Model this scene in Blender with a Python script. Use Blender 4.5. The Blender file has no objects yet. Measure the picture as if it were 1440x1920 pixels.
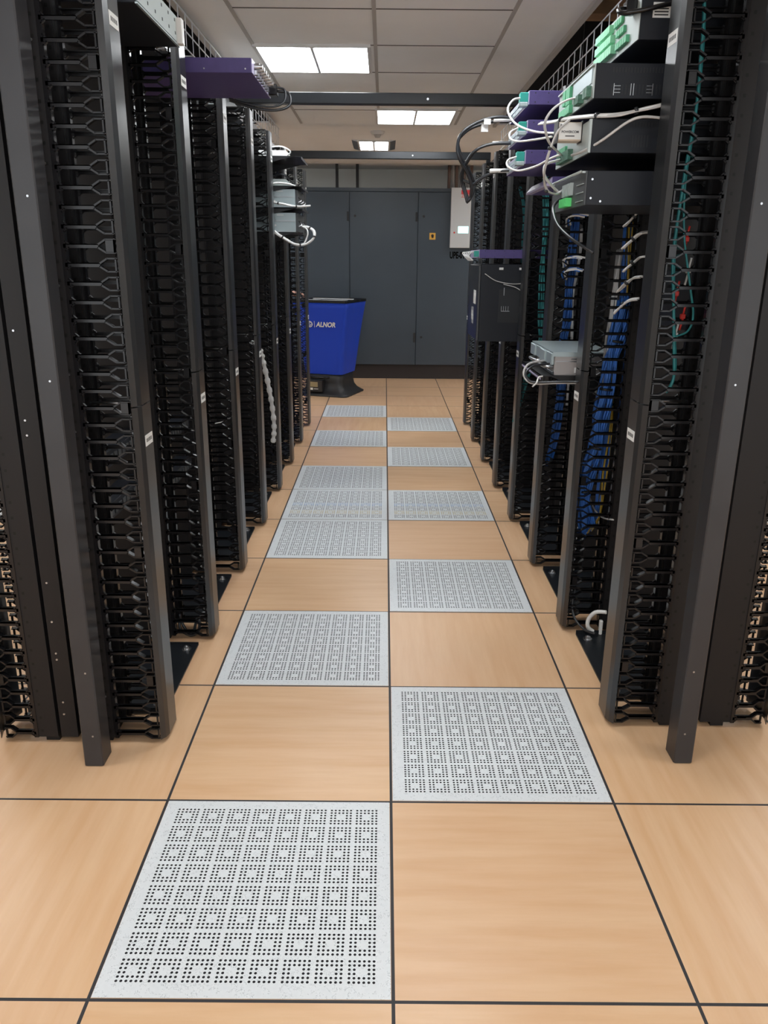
import bpy, math, random
from mathutils import Vector, Matrix, Quaternion
random.seed(7)
S = bpy.context.scene
COL = S.collection
PI = math.pi

# ------------------------------------------------------------------ camera
cam = bpy.data.cameras.new('camera')
camo = bpy.data.objects.new('camera', cam); COL.objects.link(camo)
cam.sensor_fit = 'VERTICAL'; cam.sensor_height = 24.0; cam.sensor_width = 18.0
cam.lens = 1478.6 / 1920 * 24.0
cam.clip_start = 0.05; cam.clip_end = 100
p, yw, rl = 0.3108, 0.00158, 0.008848
F = Vector((math.sin(yw)*math.cos(p), math.cos(yw)*math.cos(p), -math.sin(p)))
R = Vector((math.cos(yw), -math.sin(yw), 0)); U = R.cross(F)
Rr = R*math.cos(rl) + U*math.sin(rl); Ur = U*math.cos(rl) - R*math.sin(rl)
M = Matrix((Rr, Ur, -F)).transposed().to_4x4(); M.translation = (-0.0287, 0, 1.391)
camo.matrix_world = M
S.camera = camo
# ------------------------------------------------------------------ world, exposure
W = bpy.data.worlds.new('world'); S.world = W; W.use_nodes = True
W.node_tree.nodes['Background'].inputs[0].default_value = (0.93, 0.97, 1.0, 1)
W.node_tree.nodes['Background'].inputs[1].default_value = 1.1
S.view_settings.view_transform = 'Standard'; S.view_settings.look = 'None'
S.view_settings.gamma = 1.0; S.view_settings.use_curve_mapping = False
S.view_settings.exposure = 0.97
LAMP = 9.8        # emission strength of the ceiling panels

# ------------------------------------------------------------------ materials
def mat(name, col, rough=0.5, metal=0.0, spec=0.5, emit=None, es=1.0, noise=0.0, nscale=40, bump=0.0, coat=0.0):
    m = bpy.data.materials.new(name); m.use_nodes = True
    nt = m.node_tree; b = nt.nodes['Principled BSDF']
    b.inputs['Base Color'].default_value = (*col, 1)
    b.inputs['Roughness'].default_value = rough
    b.inputs['Metallic'].default_value = metal
    b.inputs['Specular IOR Level'].default_value = spec
    b.inputs['Coat Weight'].default_value = coat
    if emit:
        b.inputs['Emission Color'].default_value = (*emit, 1); b.inputs['Emission Strength'].default_value = es
    if noise or bump:
        tc = nt.nodes.new('ShaderNodeTexCoord'); n = nt.nodes.new('ShaderNodeTexNoise')
        n.inputs['Scale'].default_value = nscale; n.inputs['Detail'].default_value = 4
        nt.links.new(tc.outputs['Object'], n.inputs['Vector'])
        if noise:
            mr = nt.nodes.new('ShaderNodeMapRange')
            mr.inputs['From Min'].default_value = 0.3; mr.inputs['From Max'].default_value = 0.7
            mr.inputs['To Min'].default_value = 1-noise; mr.inputs['To Max'].default_value = 1+noise
            nt.links.new(n.outputs['Fac'], mr.inputs['Value'])
            vm = nt.nodes.new('ShaderNodeVectorMath'); vm.operation = 'SCALE'
            vm.inputs[0].default_value = col
            nt.links.new(mr.outputs['Result'], vm.inputs['Scale'])
            nt.links.new(vm.outputs['Vector'], b.inputs['Base Color'])
        if bump:
            bp = nt.nodes.new('ShaderNodeBump'); bp.inputs['Strength'].default_value = bump
            bp.inputs['Distance'].default_value = 0.002
            nt.links.new(n.outputs['Fac'], bp.inputs['Height']); nt.links.new(bp.outputs['Normal'], b.inputs['Normal'])
    return m

class NB:
    """tiny node-expression helper"""
    def __init__(s, m):
        s.nt = m.node_tree; s.b = s.nt.nodes['Principled BSDF']
    def m(s, op, a, b=None, c=None):
        n = s.nt.nodes.new('ShaderNodeMath'); n.operation = op
        for i, v in enumerate((a, b, c)):
            if v is None: continue
            if isinstance(v, (int, float)): n.inputs[i].default_value = v
            else: s.nt.links.new(v, n.inputs[i])
        return n.outputs[0]
    def coords(s):
        tc = s.nt.nodes.new('ShaderNodeTexCoord'); sp = s.nt.nodes.new('ShaderNodeSeparateXYZ')
        s.nt.links.new(tc.outputs['Object'], sp.inputs[0]); return tc.outputs['Object'], sp.outputs[0], sp.outputs[1], sp.outputs[2]
    def comb(s, x, y, z):
        n = s.nt.nodes.new('ShaderNodeCombineXYZ')
        for i, v in enumerate((x, y, z)):
            if isinstance(v, (int, float)): n.inputs[i].default_value = v
            else: s.nt.links.new(v, n.inputs[i])
        return n.outputs[0]
    def noise(s, vec, scale, detail=3, rough=0.5):
        n = s.nt.nodes.new('ShaderNodeTexNoise'); n.inputs['Scale'].default_value = scale
        n.inputs['Detail'].default_value = detail; n.inputs['Roughness'].default_value = rough
        s.nt.links.new(vec, n.inputs['Vector']); return n.outputs['Fac']
    def rnd(s, vec):
        n = s.nt.nodes.new('ShaderNodeTexWhiteNoise'); n.noise_dimensions = '3D'
        s.nt.links.new(vec, n.inputs['Vector']); return n.outputs['Value']
    def mix(s, f, a, b):
        n = s.nt.nodes.new('ShaderNodeMix'); n.data_type = 'RGBA'
        for k, v in ((0, f), (6, a), (7, b)):
            if isinstance(v, tuple): n.inputs[k].default_value = (*v, 1)
            elif isinstance(v, (int, float)): n.inputs[k].default_value = v
            else: s.nt.links.new(v, n.inputs[k])
        return n.outputs[2]
    def link(s, o, name): s.nt.links.new(o, s.b.inputs[name])

def floor_mat():
    m = mat('laminate_floor', (0.7, 0.42, 0.22), 0.36, spec=0.35); n = NB(m)
    v, x, y, z = n.coords()
    tx = n.m('DIVIDE', x, 0.6); ty = n.m('DIVIDE', n.m('SUBTRACT', y, 1.181), 0.6)
    ix = n.m('FLOOR', tx); iy = n.m('FLOOR', ty)
    fx = n.m('SUBTRACT', tx, ix); fy = n.m('SUBTRACT', ty, iy)
    dx = n.m('MINIMUM', fx, n.m('SUBTRACT', 1, fx)); dy = n.m('MINIMUM', fy, n.m('SUBTRACT', 1, fy))
    d = n.m('MINIMUM', n.m('MULTIPLY', dx, 0.6), n.m('MULTIPLY', dy, 0.6))
    seam = n.m('LESS_THAN', d, 0.0036)
    r1 = n.rnd(n.comb(ix, iy, 3.0)); r2 = n.rnd(n.comb(ix, iy, 9.0))
    sw = n.m('GREATER_THAN', r1, 0.5)
    # grain runs along one side of each tile, turned at random
    gx = n.m('ADD', n.m('MULTIPLY', x, sw), n.m('MULTIPLY', y, n.m('SUBTRACT', 1, sw)))
    gy = n.m('ADD', n.m('MULTIPLY', y, sw), n.m('MULTIPLY', x, n.m('SUBTRACT', 1, sw)))
    gv = n.comb(n.m('MULTIPLY', gx, 1.6), n.m('MULTIPLY', gy, 16.0), n.m('MULTIPLY', r2, 20))
    g = n.noise(gv, 1.6, 5, 0.55)
    g2 = n.noise(n.comb(n.m('MULTIPLY', gx, 10.0), n.m('MULTIPLY', gy, 120.0), r2), 1.2, 3)
    c = n.mix(n.m('MULTIPLY', n.m('SUBTRACT', g, 0.3), 2.4), (0.62, 0.37, 0.195), (0.71, 0.475, 0.285))
    c = n.mix(n.m('MULTIPLY', g2, 0.25), c, (0.62, 0.42, 0.28))
    c = n.mix(n.m('MULTIPLY', r2, 0.25), c, (0.62, 0.38, 0.25))
    c = n.mix(seam, c, (0.028, 0.027, 0.030))
    n.link(c, 'Base Color')
    n.link(n.m('ADD', 0.33, n.m('MULTIPLY', seam, 0.2)), 'Roughness')
    bp = n.nt.nodes.new('ShaderNodeBump'); bp.invert = True; bp.inputs['Distance'].default_value = 0.002; bp.inputs['Strength'].default_value = 0.5
    n.nt.links.new(seam, bp.inputs['Height']); n.link(bp.outputs['Normal'], 'Normal')
    return m

def vent_mat(name, tint=None):
    m = mat(name, (0.72, 0.75, 0.76), 0.4, spec=0.3); n = NB(m)
    v, x, y, z = n.coords()          # object origin at the tile's near left corner
    def cell(a):
        u = n.m('ADD', n.m('SUBTRACT', a, 0.037), 0.005)
        blk = n.m('FLOOR', n.m('DIVIDE', u, 0.067)); w = n.m('SUBTRACT', u, n.m('MULTIPLY', blk, 0.067))
        i = n.m('FLOOR', n.m('DIVIDE', w, 0.0101)); f = n.m('SUBTRACT', n.m('DIVIDE', w, 0.0101), i)
        ok = n.m('MULTIPLY', n.m('LESS_THAN', i, 5.5), n.m('MULTIPLY', n.m('GREATER_THAN', blk, -0.5), n.m('LESS_THAN', blk, 7.5)))
        mid = n.m('MULTIPLY', n.m('GREATER_THAN', i, 1.5), n.m('LESS_THAN', i, 3.5))
        return f, ok, mid
    fx, okx, mx = cell(x); fy, oky, my = cell(y)
    ax = n.m('SUBTRACT', fx, 0.5); ay = n.m('SUBTRACT', fy, 0.5)
    rr = n.m('ADD', n.m('MULTIPLY', ax, ax), n.m('MULTIPLY', ay, ay))
    hole = n.m('MULTIPLY', n.m('LESS_THAN', rr, 0.088), n.m('MULTIPLY', okx, oky))
    hole = n.m('MULTIPLY', hole, n.m('SUBTRACT', 1, n.m('MULTIPLY', mx, my)))
    hole = n.m('MULTIPLY', hole, n.m('GREATER_THAN', z, 0.0015))
    a = n.noise(v, 170, 2, 0.6); b = n.noise(v, 60, 2)
    fleck = n.m('MULTIPLY', n.m('LESS_THAN', n.m('ABSOLUTE', n.m('SUBTRACT', a, 0.5)), 0.02), n.m('GREATER_THAN', b, 0.52))
    c = n.mix(n.m('MULTIPLY', fleck, 0.55), n.mix(b, (0.60, 0.63, 0.645), (0.72, 0.745, 0.76)), (0.22, 0.25, 0.27))
    dark = (0.012, 0.012, 0.014)
    if tint:
        # two bands of holes are coloured yellow and blue
        k1 = n.m('MULTIPLY', n.m('GREATER_THAN', y, 0.10), n.m('LESS_THAN', y, 0.17))
        k2 = n.m('MULTIPLY', n.m('GREATER_THAN', y, 0.25), n.m('LESS_THAN', y, 0.31))
        dk = n.mix(k1, dark, (0.42, 0.30, 0.07)); dk = n.mix(k2, dk, (0.04, 0.17, 0.42))
        c = n.mix(hole, c, dk)
    else:
        c = n.mix(hole, c, dark)
    n.link(c, 'Base Color')
    n.link(n.m('ADD', 0.38, n.m('MULTIPLY', hole, 0.5)), 'Roughness')
    return m

def perf_mat(name, col, pitch=0.0445):
    """painted steel with a column of punched square holes"""
    m = mat(name, col, 0.42, spec=0.28); n = NB(m)
    v, x, y, z = n.coords()
    w = n.m('DIVIDE', n.m('SUBTRACT', z, 0.02), pitch); f = n.m('SUBTRACT', w, n.m('FLOOR', w))
    hz = n.m('LESS_THAN', n.m('ABSOLUTE', n.m('SUBTRACT', f, 0.5)), 0.09)
    hx = n.m('LESS_THAN', n.m('ABSOLUTE', n.m('SUBTRACT', n.m('ABSOLUTE', x), 0.101)), 0.0035)
    h = n.m('MULTIPLY', hz, hx)
    n.link(n.mix(h, col, (0.002, 0.002, 0.002)), 'Base Color')
    return m

FLOOR = floor_mat(); VENT = vent_mat('perforated_vent'); VENTC = vent_mat('perforated_vent_coloured_holes', True)
CEIL = mat('ceiling_board', (0.93, 0.94, 0.94), 0.9, spec=0.1, noise=0.02, nscale=3)
GRID = mat('ceiling_grid', (0.50, 0.48, 0.46), 0.6)
GRIDD = mat('ceiling_gap', (0.10, 0.095, 0.09), 0.8)
WALL = mat('wall_paint', (0.78, 0.79, 0.76), 0.8, spec=0.2, noise=0.03, nscale=2)
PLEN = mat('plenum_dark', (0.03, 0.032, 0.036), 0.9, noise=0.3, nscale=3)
WOODB = mat('brown_board', (0.26, 0.15, 0.08), 0.7, noise=0.25, nscale=9)
LIGHT = mat('light_diffuser', (0.9, 0.9, 0.9), 0.5, emit=(0.93, 0.97, 1.0), es=LAMP)
FRAMEW = mat('white_frame', (0.75, 0.75, 0.74), 0.4)
BLK = mat('black_powder_coat', (0.009, 0.0095, 0.011), 0.42, spec=0.5, bump=0.08, nscale=900)
BLKC = mat('black_cover_paint', (0.016, 0.017, 0.019), 0.30, spec=0.7, bump=0.05, nscale=700)
SPINE = perf_mat('black_perforated_steel', (0.011, 0.010, 0.0105))
POST = mat('charcoal_painted_post', (0.026, 0.026, 0.029), 0.40, spec=0.5, noise=0.12, nscale=6)
PLAS = mat('black_plastic', (0.006, 0.0055, 0.0062), 0.26, spec=0.45)
BASE = mat('black_base_plate', (0.008, 0.010, 0.013), 0.38)
STEEL = mat('zinc_steel', (0.55, 0.56, 0.58), 0.28, metal=1.0)
WIRE = mat('wire_basket_zinc', (0.72, 0.74, 0.76), 0.4)
SILV = mat('silver_sheet', (0.42, 0.50, 0.52), 0.38, metal=0.55, noise=0.06, nscale=8)
SILVW = mat('warm_grey_sheet', (0.40, 0.37, 0.36), 0.5, metal=0.4)
DEV = mat('black_device_case', (0.010, 0.012, 0.017), 0.45, spec=0.3)
PANEL = mat('grey_front_panel', (0.42, 0.47, 0.46), 0.45, metal=0.3)
DPANEL = mat('dark_front_panel', (0.05, 0.055, 0.06), 0.5)
GREEN = mat('green_terminal', (0.10, 0.42, 0.22), 0.4)
MINT = mat('mint_terminal', (0.28, 0.66, 0.42), 0.4)
GREENB = mat('bright_green_terminal', (0.10, 0.65, 0.18), 0.4, noise=0.1)
GREEND = mat('dull_green_circuit', (0.07, 0.17, 0.12), 0.5, noise=0.4, nscale=120)
TEALP = mat('teal_plug', (0.02, 0.30, 0.25), 0.35)
PURP = mat('purple_case', (0.085, 0.065, 0.20), 0.42, spec=0.3, noise=0.05)
PURPL = mat('lilac_edge', (0.42, 0.38, 0.55), 0.35)
WHITEC = mat('white_cable', (0.78, 0.78, 0.77), 0.45)
GREYC = mat('grey_cable', (0.48, 0.47, 0.46), 0.45)
BLKCB = mat('black_cable', (0.02, 0.022, 0.026), 0.3)
BLUEC = mat('blue_cable', (0.04, 0.17, 0.58), 0.4)
TEALC = mat('teal_cable', (0.03, 0.25, 0.26), 0.4)
TEALD = mat('dark_teal_cable', (0.02, 0.12, 0.13), 0.5)
YELC = mat('yellow_cable', (0.55, 0.36, 0.04), 0.4)
LABEL = mat('white_label', (0.72, 0.72, 0.70), 0.6)
BEIGE = mat('beige_label', (0.60, 0.50, 0.40), 0.6)
INK = mat('black_ink', (0.015, 0.015, 0.016), 0.6)
INKD = mat('deep_black_ink', (0.002, 0.002, 0.002), 0.8, spec=0.1)
REDM = mat('red_print', (0.62, 0.04, 0.05), 0.5)
CRAC = mat('anthracite_cabinet', (0.034, 0.050, 0.068), 0.40, spec=0.5, noise=0.05, nscale=3)
CRACD = mat('cabinet_near_black', (0.010, 0.012, 0.015), 0.6)  # near-black of hinges, locks, conduits, vent slots and screws
PLINTH = mat('dark_plinth', (0.022, 0.017, 0.017), 0.6)
CBOX = mat('light_grey_box', (0.52, 0.53, 0.53), 0.4)
SCREEN = mat('cyan_screen', (0.1, 0.4, 0.4), 0.3, emit=(0.50, 1.0, 0.97), es=1.0)
YELS = mat('yellow_sticker', (0.72, 0.40, 0.06), 0.5)
PIPE = mat('copper_brown_pipe', (0.17, 0.11, 0.09), 0.5)
BLUEF = mat('blue_nylon', (0.012, 0.055, 0.50), 0.55, spec=0.3)
HBASE = mat('black_moulded_base', (0.016, 0.016, 0.018), 0.5)
LCD = mat('olive_display', (0.30, 0.24, 0.13), 0.4)
REDL = mat('red_connector', (0.6, 0.04, 0.03), 0.4)
SKIN = mat('skin', (0.60, 0.34, 0.26), 0.5)
CLOTH = mat('navy_cloth', (0.02, 0.025, 0.05), 0.9)
TROUS = mat('dark_grey_cloth', (0.03, 0.03, 0.035), 0.9)
HAIR = mat('dark_hair', (0.015, 0.010, 0.008), 0.6)

# ------------------------------------------------------------------ mesh builder
class MB:
    def __init__(s): s.v = []; s.f = []; s.mi = []; s.cur = 0; s.sm = []
    def add(s, vs, fs, smooth=False):
        o = len(s.v); s.v += [tuple(v) for v in vs]
        for f in fs: s.f.append([i+o for i in f]); s.mi.append(s.cur); s.sm.append(smooth)
    def box(s, x0, x1, y0, y1, z0, z1):
        if x0 > x1: x0, x1 = x1, x0
        if y0 > y1: y0, y1 = y1, y0
        if z0 > z1: z0, z1 = z1, z0
        s.add([(x0,y0,z0),(x1,y0,z0),(x1,y1,z0),(x0,y1,z0),(x0,y0,z1),(x1,y0,z1),(x1,y1,z1),(x0,y1,z1)],
              [(0,3,2,1),(4,5,6,7),(0,1,5,4),(1,2,6,5),(2,3,7,6),(3,0,4,7)])
    def bbox(s, x0, x1, y0, y1, z0, z1, b=0.002):
        """box with chamfered edges: three nested cross sections along z"""
        if x0 > x1: x0, x1 = x1, x0
        if y0 > y1: y0, y1 = y1, y0
        def ring(e, z):
            x_0, x_1, y_0, y_1 = x0+e, x1-e, y0+e, y1-e
            return [(x_0+b,y_0,z),(x_1-b,y_0,z),(x_1,y_0+b,z),(x_1,y_1-b,z),(x_1-b,y_1,z),(x_0+b,y_1,z),(x_0,y_1-b,z),(x_0,y_0+b,z)]
        vs = ring(b, z0) + ring(0, z0+b) + ring(0, z1-b) + ring(b, z1)
        fs = [tuple(range(7,-1,-1)), tuple(range(24,32))]
        for k in range(3):
            for i in range(8):
                j = (i+1) % 8; fs.append((k*8+i, k*8+j, k*8+8+j, k*8+8+i))
        s.add(vs, fs)
    def prism(s, poly, axis, a, b):
        """polygon (2-D) extruded along axis: x -> (y,z), y -> (x,z), z -> (x,y)"""
        def P(u, w, t):
            return {'x': (t,u,w), 'y': (u,t,w), 'z': (u,w,t)}[axis]
        n = len(poly)
        vs = [P(u,w,a) for u,w in poly] + [P(u,w,b) for u,w in poly]
        fs = [tuple(range(n))[::-1], tuple(range(n,2*n))] + [(i,(i+1)%n,n+(i+1)%n,n+i) for i in range(n)]
        s.add(vs, fs)
    def bar(s, p, q, w, y0, y1):
        """flat bar from p to q in the x-z plane, width w, between y0 and y1"""
        d = Vector((q[0]-p[0], q[1]-p[1])); n = Vector((-d.y, d.x)).normalized()*w/2
        s.prism([(p[0]+n.x,p[1]+n.y),(p[0]-n.x,p[1]-n.y),(q[0]-n.x,q[1]-n.y),(q[0]+n.x,q[1]+n.y)], 'y', y0, y1)
    def tube(s, pts, r, n=6, cap=True, rf=None):
        pts = [Vector(q) for q in pts]; vs = []; fs = []
        t0 = (pts[1]-pts[0]).normalized(); up = Vector((0,0,1)) if abs(t0.z) < 0.9 else Vector((1,0,0))
        a = t0.cross(up).normalized()
        for i, q in enumerate(pts):
            t = (pts[min(i+1,len(pts)-1)] - pts[max(i-1,0)]).normalized()
            a = (a - t*a.dot(t)).normalized(); b = t.cross(a)
            rr = rf(i) if rf else r
            for k in range(n):
                c = 2*PI*k/n; vs.append(q + a*math.cos(c)*rr + b*math.sin(c)*rr)
        for i in range(len(pts)-1):
            for k in range(n):
                j = (k+1) % n; fs.append((i*n+k, i*n+j, (i+1)*n+j, (i+1)*n+k))
        if cap: fs += [tuple(range(n))[::-1], tuple(range((len(pts)-1)*n, len(pts)*n))]
        s.add(vs, fs, True)
    def cyl(s, c, r, h, axis='z', n=16, r2=None):
        """cylinder or cone frustum starting at c along +axis"""
        r2 = r if r2 is None else r2; vs = []
        for t, rr in ((0, r), (h, r2)):
            for k in range(n):
                a = 2*PI*k/n; u, w = rr*math.cos(a), rr*math.sin(a)
                vs.append({'x': (c[0]+t,c[1]+u,c[2]+w), 'y': (c[0]+u,c[1]+t,c[2]+w), 'z': (c[0]+u,c[1]+w,c[2]+t)}[axis])
        fs = [(i,(i+1)%n,n+(i+1)%n,n+i) for i in range(n)]; s.add(vs, fs, True)
        s.add(vs[:n], [tuple(range(n))[::-1]]); s.add(vs[n:], [tuple(range(n))])
    def knob(s, c, r):
        x, y, z = c
        s.add([(x+r,y,z),(x-r,y,z),(x,y+r,z),(x,y-r,z),(x,y,z+r),(x,y,z-r)],
              [(0,2,4),(2,1,4),(1,3,4),(3,0,4),(2,0,5),(1,2,5),(3,1,5),(0,3,5)], True)
    def dome(s, c, r, h, n=12, m=4):
        vs = []; fs = []
        for i in range(m+1):
            a = PI/2*i/m; rr = r*math.cos(a) if i < m else r*0.02
            for k in range(n):
                b = 2*PI*k/n; vs.append((c[0]+rr*math.cos(b), c[1]+rr*math.sin(b), c[2]+h*math.sin(a)))
        for i in range(m):
            for k in range(n):
                j = (k+1) % n; fs.append((i*n+k,i*n+j,(i+1)*n+j,(i+1)*n+k))
        fs.append(tuple(range(m*n,(m+1)*n))); fs.append(tuple(range(n))[::-1])
        s.add(vs, fs, True)
    def build(s, name, mats, parent=None, loc=None, rotz=0):
        me = bpy.data.meshes.new(name); me.from_pydata(s.v, [], s.f)
        if not isinstance(mats, (list, tuple)): mats = [mats]
        for m in mats: me.materials.append(m)
        me.polygons.foreach_set('material_index', s.mi); me.polygons.foreach_set('use_smooth', s.sm)
        me.update()
        import bmesh
        bm = bmesh.new(); bm.from_mesh(me); bmesh.ops.recalc_face_normals(bm, faces=bm.faces); bm.to_mesh(me); bm.free()
        o = bpy.data.objects.new(name, me); COL.objects.link(o)
        if parent: o.parent = parent
        if loc: o.location = loc
        if rotz: o.rotation_euler = (0,0,rotz)
        return o

def tag(o, label=None, cat=None, group=None, kind=None):
    if label: o['label'] = label
    if cat: o['category'] = cat
    if group: o['group'] = group
    if kind: o['kind'] = kind
    return o
def thing(name, label, cat, loc=(0,0,0), rz=0, group=None):
    o = bpy.data.objects.new(name, None); COL.objects.link(o)
    o.empty_display_size = 0.05; o.location = loc; o.rotation_euler = (0,0,rz)
    return tag(o, label, cat, group)
def struct(o, label=None): return tag(o, label, kind='structure')
def copy_tree(o, parent=None):
    c = o.copy(); COL.objects.link(c)
    if parent is not None: c.parent = parent
    for ch in list(o.children): copy_tree(ch, c)
    return c
def spline(pts, k=6):
    P = [Vector(q) for q in pts]; P = [P[0]*2-P[1]] + P + [P[-1]*2-P[-2]]; out = []
    for i in range(1, len(P)-2):
        for j in range(k):
            t = j/k; a,b,c,d = P[i-1],P[i],P[i+1],P[i+2]
            out.append(0.5*((2*b)+(c-a)*t+(2*a-5*b+4*c-d)*t*t+(3*b-a-3*c+d)*t*t*t))
    out.append(P[-2]); return out
def text_obj(name, body, size, material, parent=None, loc=(0,0,0), rot=(PI/2,0,0), depth=0.0008, bold=0.0, sx=1.0, shear=0.0, align='LEFT'):
    cu = bpy.data.curves.new(name, 'FONT'); cu.body = body; cu.size = size; cu.extrude = depth; cu.offset = bold; cu.shear = shear
    cu.align_x = align; cu.resolution_u = 3
    tmp = bpy.data.objects.new(name+'_outline', cu); COL.objects.link(tmp)
    bpy.context.view_layer.update()
    me = bpy.data.meshes.new_from_object(tmp.evaluated_get(bpy.context.evaluated_depsgraph_get()))
    bpy.data.objects.remove(tmp); bpy.data.curves.remove(cu)
    me.name = name; me.transform(Matrix.Diagonal((sx,1,1,1)))
    me.materials.clear(); me.materials.append(material)
    o = bpy.data.objects.new(name, me); COL.objects.link(o)
    if parent: o.parent = parent
    o.location = loc; o.rotation_euler = rot
    return o

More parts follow.
